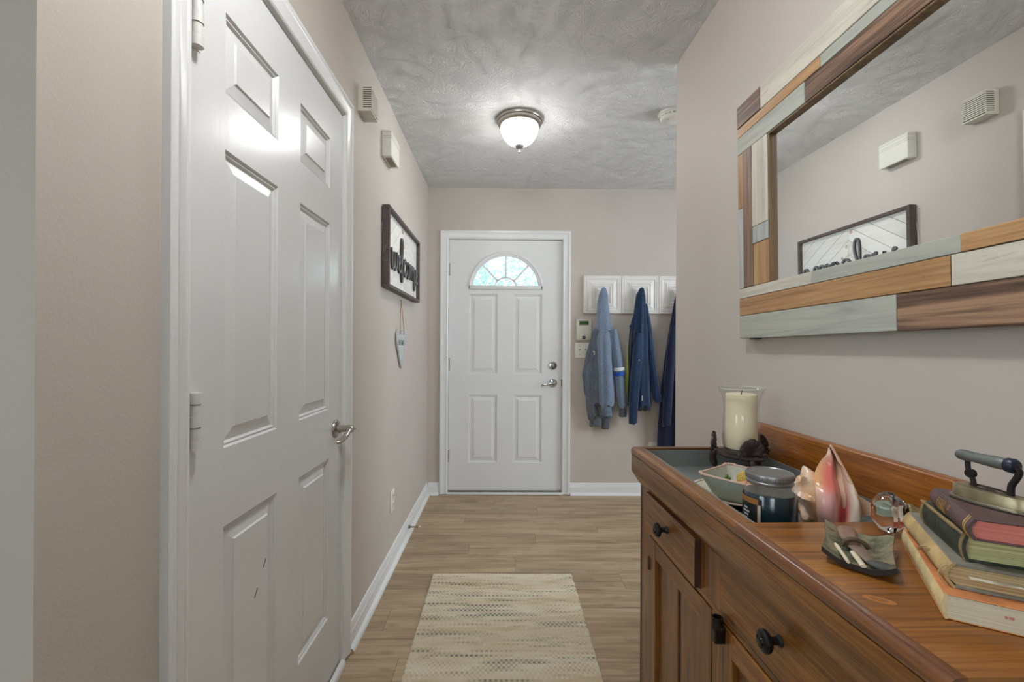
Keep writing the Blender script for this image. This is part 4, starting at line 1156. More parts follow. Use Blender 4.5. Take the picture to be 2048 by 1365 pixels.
# ------------------------------------------------------------------ dry-sink cabinet
OAK = ((68, 37, 9), (114, 69, 21), (148, 98, 40))
M_oak_y = wood('golden_oak_long', *OAK, 'y', 1.8, .38, True, .12, .25)
M_oak_z = wood('golden_oak_upright', (64, 35, 10), (106, 63, 21), (138, 90, 39), 'z', 1.8, .38, True, .12, .25)
M_oak_x = wood('golden_oak_cross', *OAK, 'x', 1.8, .38, True, .12, .25)
M_oak_top = wood('oak_top_boards', (96, 56, 18), (140, 88, 34), (166, 114, 52), 'x', 1.3, .34, False, .08, .3)
M_oak_nose = wood('oak_nosing', (82, 46, 20), (116, 70, 34), (142, 94, 52), 'y', 1.0, .30, False, .08, .35)
M_shade_hinge = plain('edge_shade_and_hinge_brown', (58, 36, 24), .5, var=.2)  # drawer end's shade put into the colour; door grooves and hinges share it
M_zinc = plain('dull_zinc', (140, 146, 144), .42, .55, var=.14, nscale=7)
M_iron_black = plain('black_japanned_iron', (34, 33, 34), .32, .6, var=.1)
CY0, CY1, TZ = .424, 1.392, .890
co = (.59, .908, 0)
cab = thingR('dry_sink_cabinet', co, 'golden oak dry-sink cabinet with zinc-lined tray top and black knobs', 'cabinet')
BX = .412                                          # front plane of the carcass
def P(mb, name, m, parent=cab, **kw): return mb.build(name, m, parent, co if parent is cab else co, **kw)
# carcass
for y0, y1, nm in ((1.365, 1.385, 'side_panel'), (.432, .452, 'side_panel')): P(MB().box(BX, .772, y0, y1, 0.0005, .835, .002, 1), nm, M_oak_z)
P(MB().box(.762, .772, .452, 1.365, .06, .83), 'back_panel', M_oak_y)
P(MB().box(BX + .004, .762, .452, 1.365, .07, .088), 'bottom_shelf', M_oak_y)
# face frame
P(MB().box(BX, BX + .02, 1.302, 1.3855, .0005, .790, .001, 1), 'stile', M_oak_z)
P(MB().box(BX, BX + .02, .4315, .517, .0005, .790, .001, 1), 'stile', M_oak_z)
P(MB().box(BX, BX + .02, .900, .984, .672, .790, .001, 1), 'stile', M_oak_z)
P(MB().box(BX, BX + .02, .901, .934, .070, .660, .001, 1), 'stile', M_oak_z)
P(MB().box(BX, BX + .02, .517, 1.302, .660, .672, .001, 1), 'rail', M_oak_y)
P(MB().box(BX, BX + .02, .517, 1.302, .070, .100, .001, 1), 'rail', M_oak_y)
# apron of the tray with its bevelled lower edge
apron = [(.384, .818), (.384, .880), (.3865, .8862), (.392, .8895), (.400, .8902), (.413, .8900), (.413, .781), (.409, .781)]
fx_ = lambda u, v, w: (u, w, v)
P(MB().prism([(.385, .818), (.385, .868), (.413, .868), (.413, .781), (.409, .781)], fx_, CY0 + .003, CY1 - .001), 'apron', M_oak_y, smooth=50)
P(MB().prism([(.413, .868), (.3865, .868), (.3838, .8705), (.3835, .880), (.3860, .8860), (.3915, .8893), (.413, .8900)], fx_, .7952, CY1 - .001), 'rim', M_oak_y, smooth=50)
# end boards of the tray
endp = [(.4131, .781), (.4131, .8895), (.757, .8895), (.772, .8895), (.772, .781)]
P(MB().prism(endp, fx_, 1.368, CY1), 'end_board', M_oak_x, smooth=0)
P(MB().prism([(.4131, .781), (.4131, .868), (.772, .868), (.772, .781)], fx_, CY0 + .004, CY0 + .03), 'end_board', M_oak_x, smooth=0)
# fixed top over the near part, with rounded nosing
top = MB(); top.box(.402, .757, CY0, .795, .868, .8898, .0015, 2); P(top, 'top_board', M_oak_top)
nose = [(.402, .868), (.3865, .868), (.3838, .8705), (.3835, .880), (.3860, .8860), (.3915, .8893), (.402, .8898)]
P(MB().prism(nose, fx_, CY0, .795), 'nosing', M_oak_nose, smooth=50)
# backsplash
P(MB().prism([(.757, .868), (.757, .961), (.759, .9655), (.764, .967), (.775, .967), (.775, .868)], fx_, .432, 1.372), 'backsplash', wood('amber_backsplash_oak', (104, 54, 4), (144, 82, 14), (172, 108, 32), 'y', 1.8, .32, False, .1, .35), smooth=50)
# zinc liner: floor and turned-up sides
z = MB(); z.box(.4135, .757, .7955, 1.3675, .832, .835)
z.box(.4135, .4165, .7955, 1.3675, .835, .8845); z.box(.7545, .7568, .7955, 1.3675, .835, .876); z.box(.4135, .757, 1.3645, 1.3678, .835, .8845); z.box(.4135, .757, .7952, .7975, .835, .866)
P(z, 'zinc_liner', M_zinc, smooth=0)
P(MB().prism([(.4125, .8845), (.4125, .8885), (.420, .8885), (.420, .8845)], fx_, .796, 1.368), 'liner_lip', M_zinc, smooth=0)
# drawers: the far one stands slightly open
def knob(parent, y, zc, x):
    mb = MB(); mb.lathe([(.0, -.004), (.0095, -.004), (.0095, .001), (.0062, .005), (.0058, .013), (.0075, .017), (.0150, .019), (.0175, .0225), (.0175, .0265), (.0150, .0300), (.0105, .0315), (.0095, .0305), (.0070, .0305), (.0062, .0325), (.0030, .0335), (.0, .0335)], (x, y, zc), 28, '-x')
    return mb.build('knob', M_iron_black, parent, co)
d1 = P(MB().box(BX - .014, BX + .010, .984, 1.301, .674, .781, .0012, 1), 'drawer', M_oak_y)
P(MB().box(BX - .0145, BX + .0098, .9832, .9842, .676, .779), 'drawer_edge_shade', M_shade_hinge, d1, smooth=0)  # dark strip paints the shade on the open drawer's end
knob(d1, 1.142, .736, BX - .014)
d2 = P(MB().box(BX - .0015, BX + .02, .518, .899, .674, .788, .0012, 1), 'drawer', M_oak_y); knob(d2, .712, .737, BX - .0015)
# doors: frame, two recessed boards each
def cab_door(y0, y1, name='door'):
    s = .046
    dr = P(MB().box(BX + .0162, BX + .0185, y0 + .002, y1 - .002, .106, .654), name, M_oak_z, smooth=0)
    for a, c in ((y1 - s, y1), (y0, y0 + s)): P(MB().box(BX - .002, BX + .016, a, c, .104, .656, .0012, 1), 'stile', M_oak_z, dr)
    for za, zb in ((.610, .656), (.104, .155)): P(MB().box(BX - .0018, BX + .018, y0 + s, y1 - s, za, zb, .001, 1), 'rail', M_oak_y, dr)
    ym = (y0 + y1) / 2
    for a, c in ((y0 + s, ym - .009), (ym + .009, y1 - s)):
        P(MB().box(BX + .009, BX + .016, a, c, .155, .610, .002, 1), 'panel', M_oak_z, dr)
    P(MB().box(BX + .013, BX + .017, ym - .010, ym + .010, .155, .610), 'groove', M_shade_hinge, dr, smooth=0)
    return dr
dA = cab_door(.936, 1.300); dB = cab_door(.519, .899)
for y, dd in ((1.301, dA), (.518, dB)):
    for zc in (.578, .19): P(MB().lathe([(.0, -.018), (.0042, -.018), (.0042, .018), (.0, .018)], (BX - .003, y, zc), 12), 'hinge', M_shade_hinge, dd)
mb = MB(); mb.lathe([(.0085, -.004), (.0105, -.003), (.0105, .018), (.0075, .018), (.0075, .006), (.0, .006)], (BX - .013, .886, .653), 18, cap=False); mb.box(BX - .022, BX - .001, .877, .897, .622, .650, .002, 1); mb.box(BX - .012, BX - .001, .874, .905, .648, .656, .002, 1)
P(mb, 'latch', plain('blackened_latch_steel', (48, 42, 38), .4, .8, var=.25), dB)
# round knot in the top
def knot(x, y, a_, b_, rot_, m):
    mb = MB(); c_, s_ = math.cos(rot_), math.sin(rot_)
    mb.prism([(a_ * math.cos(q) * c_ - b_ * math.sin(q) * s_ + x, a_ * math.cos(q) * s_ + b_ * math.sin(q) * c_ + y) for q in [2 * PI * i / 24 for i in range(24)]], lambda u, v, w: (u, v, w), .8895, .88990 + .00025 * (.0170 - a_) / .01); P(mb, 'knot', m, smooth=0)
M_knot = plain('pale_knot', (178, 116, 54), .36, var=.1)
knot(.430, .553, .0165, .0075, -.61, M_knot); knot(.430, .553, .0095, .0042, -.61, plain('knot_heart', (146, 94, 46), .36)); knot(.413, .590, .008, .0045, -.5, M_knot)

# ------------------------------------------------------------------ things on the cabinet
TR = .8352                                    # tray floor
def bow(pts, z, r): return [(x, y, z) for x, y in pts]
# --- candle stand, hurricane glass, candle
SX_, SY_ = .648, 1.255
M_bronze = plain('dark_bronze_casting', (70, 58, 56), .45, .5, var=.25, nscale=60, bstr=.2)
st = thingR('candle_stand', (SX_, SY_, TR), 'dark bronze three-legged candle stand with palmette leaves, in the tray', 'candle stand')
mb = MB(); mb.lathe([(.0, .056), (.050, .056), (.060, .060), (.066, .064), (.066, .067), (.058, .069), (.048, .064), (.0, .063)], n=40); mb.build('plate', M_bronze, st)
base_ang = math.atan2(-SY_, -SX_) - RA         # direction toward the viewer's side of the hall
for i, da in enumerate((22, 142, -98)):
    a = base_ang + R(da)
    ca, sa = math.cos(a), math.sin(a)
    e_r, e_t = Vector((ca, sa, 0)), Vector((-sa, ca, 0))
    def at(r, t, zz): return e_r * r + e_t * t + Vector((0, 0, zz))
    mb = MB(); mb.tube(catmull([at(.060, 0, .064), at(.070, 0, .056), at(.072, 0, .040), at(.064, 0, .020), at(.063, 0, .006), at(.066, 0, .0005)], 5), [.009] * 8 + [.0095] * 6 + [.006] * 8 + [.0065] * 4, 10); mb.build('leg', M_bronze, st)
    mb = MB()
    for q in range(-4, 5):
        ang = R(20 * q); L = .046 - .0036 * abs(q) - (.006 if abs(q) == 4 else 0)
        bz = .074
        path = []; rad = []
        for s_ in range(9):
            u = s_ / 8; bend = ang * (.55 + .45 * u)
            path.append(at(.0655 + .004 * math.sin(PI * u) + .004 * u * u, L * u * math.sin(bend) * 1.0, bz + L * u * math.cos(bend)))
            rad.append([.0038, .0048, .0058, .0068, .0078, .0088, .0094, .0092, .0070][s_])
        mb.leaf(path, rad, e_r, 10, .45)
    for sgn in (-1, 1): mb.tube([at(.070, sgn * (.030 + .0055 * math.cos(q * .7) * (1 - q / 16)), .074 + .0055 * math.sin(q * .7) * (1 - q / 16)) for q in range(14)], .0034, 7)
    mb.tube([at(.068, -.030, .066), at(.070, 0, .064), at(.068, .030, .066)], .0060, 8)
    mb.build('palmette', M_bronze, st)
cz_ = TR + .069
M_thin = glass_mat('clear_thin_glass', 0, (.985, .98, .97), ior=1.35)
hu = thingR('hurricane_glass', (SX_, SY_, cz_), 'clear flared hurricane glass standing on the bronze stand', 'glass vase')
gp = [(.036, .001), (.0425, .004), (.0465, .020), (.0485, .045), (.0475, .075), (.0450, .105), (.0445, .125), (.0465, .145), (.0520, .163), (.0585, .176)]
mb = MB(); mb.lathe(gp + [(.0600, .1765), (.0595, .178), (.0578, .1768)] + [(r - .0022, z_) for r, z_ in gp[::-1]], n=48, cap=False); mb.build('glass_wall', M_thin, hu, smooth=60)
mb = MB(); mb.lathe([(.0, .0005), (.036, .0005), (.041, .006), (.041, .011), (.0, .012)], n=40); mb.build('glass_foot', glass_mat('thick_glass_foot', .05, (.86, .88, .82)), hu)
mb = MB(); mb.tube([(.0590 * math.cos(2 * PI * i / 60), .0590 * math.sin(2 * PI * i / 60), .1765) for i in range(61)], .0016, 8); mb.build('rim', plain('bright_glass_rim', (225, 228, 226), .1, 0, spec=.8, Alpha=.55), hu)
cd = thingR('pillar_candle', (SX_, SY_, cz_ + .0125), 'ivory pillar candle inside the hurricane glass', 'candle')
mb = MB(); mb.lathe([(.0, 0), (.0395, 0), (.0405, .002), (.0400, .060), (.0392, .120), (.0390, .147), (.037, .1495), (.030, .148), (.0, .146)], n=44)
mw, nt, b = mat_base('ivory_wax'); b.inputs['Base Color'].default_value = lin((246, 236, 208)); b.inputs['Roughness'].default_value = .45; b.inputs['Subsurface Weight'].default_value = .4; b.inputs['Subsurface Radius'].default_value = (.02, .014, .008)
bump(nt, b, noise(nt, coords(nt), 40, 3), .1, .002)
mb.build('wax', mw, cd); MB().tube([(0, 0, .146), (.001, 0, .152), (.003, .001, .157)], .0011, 6).build('wick', M_black, cd)

# --- plate, bowl and what lies in it
PX, PY = .548, 1.083
M_crock = plain('sage_cream_stoneware', (206, 206, 186), .30, var=.06, nscale=14)
M_crock_out = plain('sage_stoneware_glaze', (178, 182, 168), .32, var=.12, nscale=16)
M_rimpink = plain('rubbed_pink_rim', (196, 170, 152), .45, var=.16, nscale=50)
pl = thingR('stoneware_plate', (PX, PY, TR), 'round cream stoneware plate with dark rim line, under the square bowl', 'plate')
MB().lathe([(.0, .002), (.050, .002), (.054, 0), (.060, .001), (.080, .007), (.106, .0135), (.108, .0160), (.105, .0170), (.080, .0105), (.062, .0065), (.0, .006)], n=64).build('dish', M_crock, pl)
mb = MB(); mb.tube([(.1065 * math.cos(2 * PI * i / 64), .1065 * math.sin(2 * PI * i / 64), .0158) for i in range(65)], .0022, 8, cap=False); mb.build('rim', M_rimpink, pl)
mb = MB(); mb.tube([(.100 * math.cos(2 * PI * i / 64), .100 * math.sin(2 * PI * i / 64), .0158) for i in range(65)], .0008, 5, cap=False); mb.build('rim_line', plain('dark_band', (80, 74, 66), .5), pl)
BXc, BYc, BZc = .541, 1.045, TR + .0066
bw = thingR('square_bowl', (BXc, BYc, BZc), 'square sage stoneware bowl with rope rim, standing on the plate', 'bowl')
ba = R(36.0)
def rrect(hw, hh, rc, n=8):
    pts = []
    for (sx, sy, a0) in ((1, 1, 0), (-1, 1, 90), (-1, -1, 180), (1, -1, 270)):
        for i in range(n + 1):
            a = R(a0 + 90 * i / n); pts.append((sx * (hw - rc) + rc * math.cos(a), sy * (hh - rc) + rc * math.sin(a)))
    ca, sa = math.cos(ba), math.sin(ba)
    return [(x * ca - y * sa, x * sa + y * ca) for x, y in pts]
rs = []
for (hw, hh, rc, zz) in ((.040, .044, .016, .0), (.043, .047, .017, .004), (.055, .059, .017, .020), (.066, .070, .018, .044), (.071, .075, .018, .058), (.0680, .0720, .017, .058), (.062, .066, .016, .043), (.050, .054, .016, .018), (.040, .044, .015, .008)):
    rs.append([(x, y, zz) for x, y in rrect(hw, hh, rc)])
mb = MB(); mb.rings(rs); mb.build('bowl_body', M_crock_out, bw, smooth=50)
rp = rrect(.0705, .0745, .018, 10); rp = rp + [rp[0]]
dense = catmull([(x, y, .0585) for x, y in rp], 3)
mb = MB(); mb.tube([p + Vector((0, 0, .0008 * math.sin(i * .95))) for i, p in enumerate(dense)], [.0036 + .0008 * math.sin(i * .95) for i in range(len(dense))], 8, cap=False); mb.build('rope_rim', M_rimpink, bw, smooth=60)
rr = random.Random(3)
def blob(name, pos, r, m, label, cat, kind='ball', group=None):
    t = None
    mb = MB()
    if kind == 'ball':
        bmesh.ops.create_icosphere(mb.bm, subdivisions=4, radius=r)
        for v in mb.bm.verts:
            d = v.co.normalized(); v.co *= 1 + .05 * math.sin(13 * d.x + 4 * d.z) * math.sin(15 * d.y + 2) + .03 * math.sin(29 * d.z + 9 * d.x)
    elif kind == 'egg':
        mb.lathe([(r * math.sin(PI * i / 20) * (1 - .12 * math.cos(PI * i / 20)), -1.3 * r * math.cos(PI * i / 20)) for i in range(21)], n=28, mat=Matrix.Rotation(R(78), 3, 'Y') @ Matrix.Rotation(R(30), 3, 'X'))
    o = mb.build(name, m, loc=frR(*pos), smooth=80); o.rotation_euler = (0, 0, RA + .4); tag(o, label, cat, group); return o
BZ = BZc + .008
m_str, nt, b = mat_base('yellow_raffia'); v_ = coords(nt, (1, 1, 1)); wv = noise(nt, v_, 240, 2, .5, 3.0)
nt.links.new(ramp(nt, wv, [(.35, lin((150, 110, 34))), (.5, lin((222, 186, 84))), (.65, lin((244, 220, 140)))]), b.inputs['Base Color']); b.inputs['Roughness'].default_value = .7; bump(nt, b, wv, .8, .003)
blob('raffia_ball', (.562, 1.072, BZ + .030), .0225, m_str, 'yellow raffia ball in the square bowl', 'ball')
blob('peach_egg', (.536, 1.042, BZ + .0210), .0160, plain('peach_eggshell', (226, 158, 122), .5, var=.06), 'smooth peach-coloured egg in the square bowl beside raffia ball', 'egg', 'egg')
M_sprig_g = plain('moss_green_leaf', (98, 124, 52), .7, var=.4, nscale=60)
def sprig(pos, label, s=1.0):
    t = thingR('green_sprig', pos, label, 'sprig', 'green sprigs in the bowl')
    for q in range(26):
        a, e = rr.uniform(0, 2 * PI), rr.uniform(.1, 1.3); L = rr.uniform(.010, .019) * s
        d = Vector((math.cos(a) * math.cos(e), math.sin(a) * math.cos(e), math.sin(e))); p0 = Vector((rr.uniform(-.004, .004), rr.uniform(-.004, .004), 0))
        mb = MB(); mb.tube([p0, p0 + d * L * .4, p0 + d * L * .75, p0 + d * L], [.0008, .0028 * s, .0032 * s, .0006], 5, squash=.45); mb.build('leaf', M_sprig_g, t)
sprig((.505, 1.060, BZ + .030), 'small green sprig in the left corner of the bowl')
sprig((.603, 1.030, BZ + .034), 'small green sprig in the right end of the bowl', 1.1)

# --- jar candle
JX, JY = .492, .872
jr = thingR('jar_candle', (JX, JY, TR), 'dark teal jar candle with grey screw lid, in the tray', 'jar candle')
jp = [(.0, .0005), (.040, .0005), (.0455, .004), (.0460, .010), (.0460, .078), (.0450, .086), (.0400, .094), (.0375, .097), (.0370, .104)]
mb = MB(); mb.lathe(jp, n=48); mb.build('glass', M_thin, jr, smooth=50)
mwx, nt, b = mat_base('teal_wax'); nt.links.new(ramp(nt, noise(nt, coords(nt), 14, 3), [(.3, lin((14, 44, 56))), (.7, lin((26, 62, 76)))]), b.inputs['Base Color']); b.inputs['Roughness'].default_value = .18; b.inputs['Coat Weight'].default_value = .6; b.inputs['Coat Roughness'].default_value = .05
mb = MB(); mb.lathe([(.0, .003), (.0425, .003), (.0440, .006), (.0440, .081), (.0425, .084), (.0, .083)], n=48); mb.build('wax', mwx, jr)
M_lid = plain('pewter_screw_lid', (146, 146, 146), .36, .75, var=.06)
mb = MB(); mb.lathe([(.0, .101), (.0395, .101), (.0405, .103), (.0405, .106), (.0390, .1075), (.0390, .109), (.0408, .111), (.0412, .118), (.0400, .1212), (.0385, .1215), (.0372, .1198), (.0, .1198)], n=56); lid = mb.build('lid', M_lid, jr)
mb = MB()
for i in range(96):
    a = 2 * PI * i / 96; mb.box(-.0004, .0004, -.0004, .0004, .1115, .1175)
    vs = mb.bm.verts[-8:] if False else list(mb.bm.verts)[-8:]
    for v in vs: v.co.x += .0412 * math.cos(a); v.co.y += .0412 * math.sin(a)
mb.build('knurling', M_lid, lid, smooth=0)
# wrapped label: dark print with tan band and pale border
ja = math.atan2(-JY, -JX) - RA
def wrap(a0, a1, z0, z1, r, m, name, par):
    mb = MB(); n = 18
    rs = [[(rq * math.cos(ja + R(a0 + (a1 - a0) * i / n)), rq * math.sin(ja + R(a0 + (a1 - a0) * i / n)), zz) for i in range(n + 1)] for rq, zz in ((r, z0), (r, z1))]
    mb.rings(rs, close=False); return mb.build(name, m, par, smooth=60)
lab = wrap(-112, -18, .010, .077, .0463, plain('black_label_print', (34, 36, 38), .4, var=.5, nscale=60), 'label', jr)
wrap(-108, -24, .066, .0765, .04645, plain('tan_label_band', (150, 98, 50), .5, var=.2), 'label_band', lab)
wrap(-26, -19, .010, .066, .04645, plain('pale_label_border', (196, 176, 160), .5), 'label_border', lab)
wrap(84, 116, .010, .074, .0463, plain('cream_barcode_label', (190, 170, 150), .5), 'back_label', jr)
for i in range(7): wrap(-66 - (i % 2) * 4, -52 + (i % 3) * 3, .016 + i * .0062, .0195 + i * .0062, .0466, plain('white_label_ink', (200, 204, 206), .5), 'label_print', lab)

# --- conch shell: spire to the left, siphon to the right, flared lip standing up
CX_, CYc = .6235, .905
cv = Vector((CX_, CYc)).normalized()
e1 = Vector((cv.y, -cv.x, 0)); e3 = Vector((-cv.x, -cv.y, 0))
conch = thingR('conch_shell', (CX_, CYc, TR), 'pink and cream conch shell with flared lip, in the tray', 'shell')
def V3(a, b_, c): return e1 * a + Vector((0, 0, b_)) + e3 * c
def vcol(o, fn):
    me = o.data; at_ = me.color_attributes.new('shell_colour', 'FLOAT_COLOR', 'POINT')
    for v in me.vertices: at_.data[v.index].color = lin(fn(v.co))
m_sh, nt, b = mat_base('conch_enamel'); an = nd(nt, 'ShaderNodeVertexColor', layer_name='shell_colour')
sn = noise(nt, coords(nt), 60, 3); nt.links.new(mixc(nt, math_n(nt, 'MULTIPLY', sn, .14), an.outputs[0], lin((206, 150, 110))), b.inputs['Base Color'])
b.inputs['Roughness'].default_value = .22; b.inputs['Coat Weight'].default_value = .4; b.inputs['Subsurface Weight'].default_value = .15; b.inputs['Subsurface Radius'].default_value = (.01, .006, .004)
bump(nt, b, noise(nt, coords(nt), 90, 3), .12, .002)
CB = .054
prof = [(-.056, .001), (-.054, .011), (-.050, .018), (-.047, .020), (-.042, .030), (-.037, .033), (-.029, .044), (-.017, .050), (-.004, .0525), (.010, .050), (.026, .041), (.044, .029), (.062, .018), (.080, .010), (.092, .005), (.096, .001)]
pr_ = catmull([(a, r, 0) for a, r in prof], 4)
rs = []; NN = 56
for p in pr_:
    a, r = p.x, max(p.y, .0005); ring = []
    for i in range(NN):
        th = 2 * PI * i / NN
        kn = max(0, math.cos(th * 8 + a * 30)) ** 2.5
        bumpk = .016 * math.exp(-((a + .030) / .009) ** 2) * kn + .008 * math.exp(-((a + .046) / .006) ** 2) * kn
        rib = .0008 * math.sin(a * 520)
        rad = r + bumpk + rib
        cc = math.cos(th) * .92
        if cc > 0: cc *= max(0.0, min(1.0, (.009 - a) / .012))          # the mouth opens where the whorl's front ends
        ring.append(V3(a - .35 * bumpk, max(.0008 if a < .06 else 0, CB - (a * .10) + rad * math.sin(th)), rad * cc - .006 - (.010 if a > .006 else 0)))
    rs.append(ring)
mb = MB(); mb.rings(rs); body = mb.build('body_whorl', m_sh, conch, smooth=70)
def mixl(c1_, c2_, t): t = max(0, min(1, t)); return tuple(x + (y - x) * t for x, y in zip(c1_, c2_))
def body_col(co_):
    a = co_.dot(e1); h_ = co_.z
    c = mixl((240, 224, 206), (232, 190, 150), .5 + .5 * math.sin(a * 160 + h_ * 90))
    return mixl(c, (232, 164, 110), math.exp(-((a + .012) / .014) ** 2) * .7)
vcol(body, body_col)
# aperture: columella bulge on the left, deep throat, then the lip sweeping out to its edge
LB = catmull([(.0068, .158, -.014), (.003, .144, -.010), (-.0065, .131, -.006), (-.016, .108, .006), (-.015, .085, .034), (-.014, .060, .0445), (-.013, .034, .0405), (-.008, .006, .022)], 6)
ED = catmull([(.0095, .160, -.010), (.023, .137, .002), (.035, .113, .014), (.044, .093, .022), (.050, .072, .027), (.0535, .046, .028), (.051, .020, .026), (.043, .002, .022)], 6)
nu = len(LB); nv = 22
def ap(i, j):
    v = j / (nv - 1); L, E_ = LB[i], ED[i]; u = i / (nu - 1)
    w_ = min(1, .15 + math.sin(PI * min(1, u * 1.05)) * 1.2)
    # a: slow across the bulge, quick across the throat
    a = L.x + (E_.x - L.x) * (v ** .92); b_ = L.y + (E_.y - L.y) * v
    base = L.z + (E_.z - L.z) * v
    bulge = .010 * math.sin(PI * min(1, v / .55)) * max(0, min(1, (u - .35) * 4))
    throat = -.040 * math.exp(-((v - .62 - .10 * (1 - u)) / .14) ** 2) * w_ - .012 * max(0, 1 - abs(u - .3) / .25) * math.sin(PI * v)
    ripple = .0016 * math.sin(u * 34) * max(0, (v - .85) / .15)
    return V3(a + ripple, b_ + ripple, base + bulge + throat)
mb = MB(); vs = [[mb.bm.verts.new(ap(i, j)) for j in range(nv)] for i in range(nu)]
ou = [mb.bm.verts.new(V3(*(ED[i] + Vector((.0030, .0012, -.003))))) for i in range(nu)]
bk = [[mb.bm.verts.new(V3(*(ED[i].lerp(LB[i], t) + Vector((.006 * (1 - t), 0, -.012 - .020 * math.sin(PI * t) * 0 - .050 * t * (1 - t) * 2))))) for t in (.12, .35, .65)] for i in range(nu)]
for i in range(nu - 1):
    for j in range(nv - 1): mb._face([vs[i][j], vs[i + 1][j], vs[i + 1][j + 1], vs[i][j + 1]])
    mb._face([vs[i][-1], vs[i + 1][-1], ou[i + 1], ou[i]]); mb._face([ou[i], ou[i + 1], bk[i + 1][0], bk[i][0]])
    for q in range(2): mb._face([bk[i][q], bk[i + 1][q], bk[i + 1][q + 1], bk[i][q + 1]])
n_front = nu * nv
lip = mb.build('aperture_lip', m_sh, conch, smooth=70)
atr = lip.data.color_attributes.new('shell_colour', 'FLOAT_COLOR', 'POINT')
for v in lip.data.vertices:
    k = v.index
    if k < n_front:
        u, vv = (k // nv) / (nu - 1), (k % nv) / (nv - 1)
        if vv < .45: c = mixl(mixl((238, 186, 134), (234, 122, 112), (vv - .05) / .25), mixl((236, 196, 176), (238, 178, 176), vv / .2), (u - .50) / .12)
        elif vv < .70: c = mixl(mixl((232, 118, 110), (238, 170, 166), (u - .5) / .2), (200, 84, 86), (vv - .45) / .12)
        else: c = mixl((206, 96, 94), (238, 224, 206), (vv - .70) / .09)
        c = mixl((236, 198, 178), c, min(1, (u - .08) * 4.0))
    elif k < n_front + nu: c = (214, 160, 110)
    else: c = (226, 196, 164)
    atr.data[k].color = lin(c)

# --- pale green dish behind the conch
gd = thingR('green_glass_dish', (.7405, .850, TR + .0206), 'pale green frosted dish at the tray edge beside the conch, leaning on the backsplash', 'dish')
MB().lathe([(.0, .0005), (.020, .0005), (.026, .003), (.034, .014), (.038, .026), (.0395, .0275), (.0390, .029), (.036, .027), (.031, .015), (.024, .0055), (.0, .005)], n=40).build('dish', plain('celadon_frosted_glass', (178, 192, 172), .35, var=.05, Transmission_Weight=.15), gd)

gd.rotation_euler = (0, -R(60), RA)
# --- glass door knob
mg, nt, b = mat_base('cut_crystal'); b.inputs['Base Color'].default_value = (.96, .96, .97, 1); b.inputs['Transmission Weight'].default_value = 1; b.inputs['Roughness'].default_value = .015; b.inputs['IOR'].default_value = 1.5
gx, gy, gr = .612, .748, .0335
gk = thingR('glass_door_knob', (gx, gy, TZ), 'faceted clear glass door knob with brass shank, lying on cabinet top', 'door knob')
gk.rotation_euler = (0, 0, RA - R(30))
mb = MB(); mb.lathe([(.0, -.0205), (.015, -.0195), (.0275, -.011), (gr, .0), (.0325, .007), (.0220, .020), (.0160, .026), (.0, .026)], (0, 0, gr + .0008), 48, 'x')
for v in mb.bm.verts:
    q = math.atan2(v.co.z - gr, v.co.y); k_ = 1 + .022 * math.cos(8 * q)
    v.co.y *= k_; v.co.z = gr + .0008 + (v.co.z - gr - .0008) * k_
mb.build('crystal', mg, gk, smooth=30)
mb = MB(); mb.lathe([(.0, .0255), (.0165, .0255), (.0185, .028), (.0185, .032), (.0150, .036), (.0125, .044), (.0140, .050), (.0140, .056), (.010, .060), (.0, .060)], (0, 0, gr), 24, 'x'); mb.build('shank', plain('tarnished_brass', (166, 148, 108), .35, .9, var=.2), gk)

# --- patina dish with sheath, two bone sticks and a pebble
qa, qb, qc, qd = Vector((.499, .737)), Vector((.430, .650)), Vector((.479, .583)), Vector((.562, .678))
dc = (qa + qb + qc + qd) / 4
dish = thingR('patina_dish', (dc.x, dc.y, TZ), 'small green patina metal dish with bent-up corners on cabinet top', 'dish')
def dish_pt(s, t, off=0.0):
    p = qb.lerp(qc, s).lerp(qa.lerp(qd, s), t) - dc
    pin = 1 - .06 * math.sin(PI * t) * abs(2 * s - 1)
    hgt = .0085 + .0120 * max(0, (abs(2 * s - 1) - .35) / .65) ** 1.4 + .0075 * max(0, (t - .45) / .55) ** 2 + .002 * max(0, (.25 - t) / .25)
    return Vector((p.x * pin, p.y * pin, hgt + off))
m_pat, nt, b = mat_base('verdigris_copper'); fa = noise(nt, coords(nt, (1, 1, 1)), 26, 5, .6, 1.0)
nt.links.new(ramp(nt, fa, [(.34, lin((62, 58, 48))), (.44, lin((104, 104, 84))), (.52, lin((134, 140, 116))), (.60, lin((164, 148, 118))), (.68, lin((110, 84, 62)))]), b.inputs['Base Color']); b.inputs['Roughness'].default_value = .4; b.inputs['Metallic'].default_value = .35
N_ = 17; mb = MB()
T_ = [[mb.bm.verts.new(dish_pt(i / (N_ - 1), j / (N_ - 1))) for j in range(N_)] for i in range(N_)]
B_ = [[mb.bm.verts.new(dish_pt(i / (N_ - 1), j / (N_ - 1), -.0072)) for j in range(N_)] for i in range(N_)]
for i in range(N_ - 1):
    for j in range(N_ - 1):
        mb._face([T_[i][j], T_[i + 1][j], T_[i + 1][j + 1], T_[i][j + 1]]); mb._face([B_[i][j], B_[i][j + 1], B_[i + 1][j + 1], B_[i + 1][j]])
for i in range(N_ - 1):
    mb._face([T_[i][0], B_[i][0], B_[i + 1][0], T_[i + 1][0]], 1); mb._face([T_[i][-1], T_[i + 1][-1], B_[i + 1][-1], B_[i][-1]], 1)
    mb._face([T_[0][i], T_[0][i + 1], B_[0][i + 1], B_[0][i]], 1); mb._face([T_[-1][i], B_[-1][i], B_[-1][i + 1], T_[-1][i + 1]], 1)
mb.build('metal_sheet', [m_pat, plain('dark_dish_edge', (46, 36, 34), .55, .3, var=.2)], dish, smooth=50)  # side faces of the sheet are darker than its top
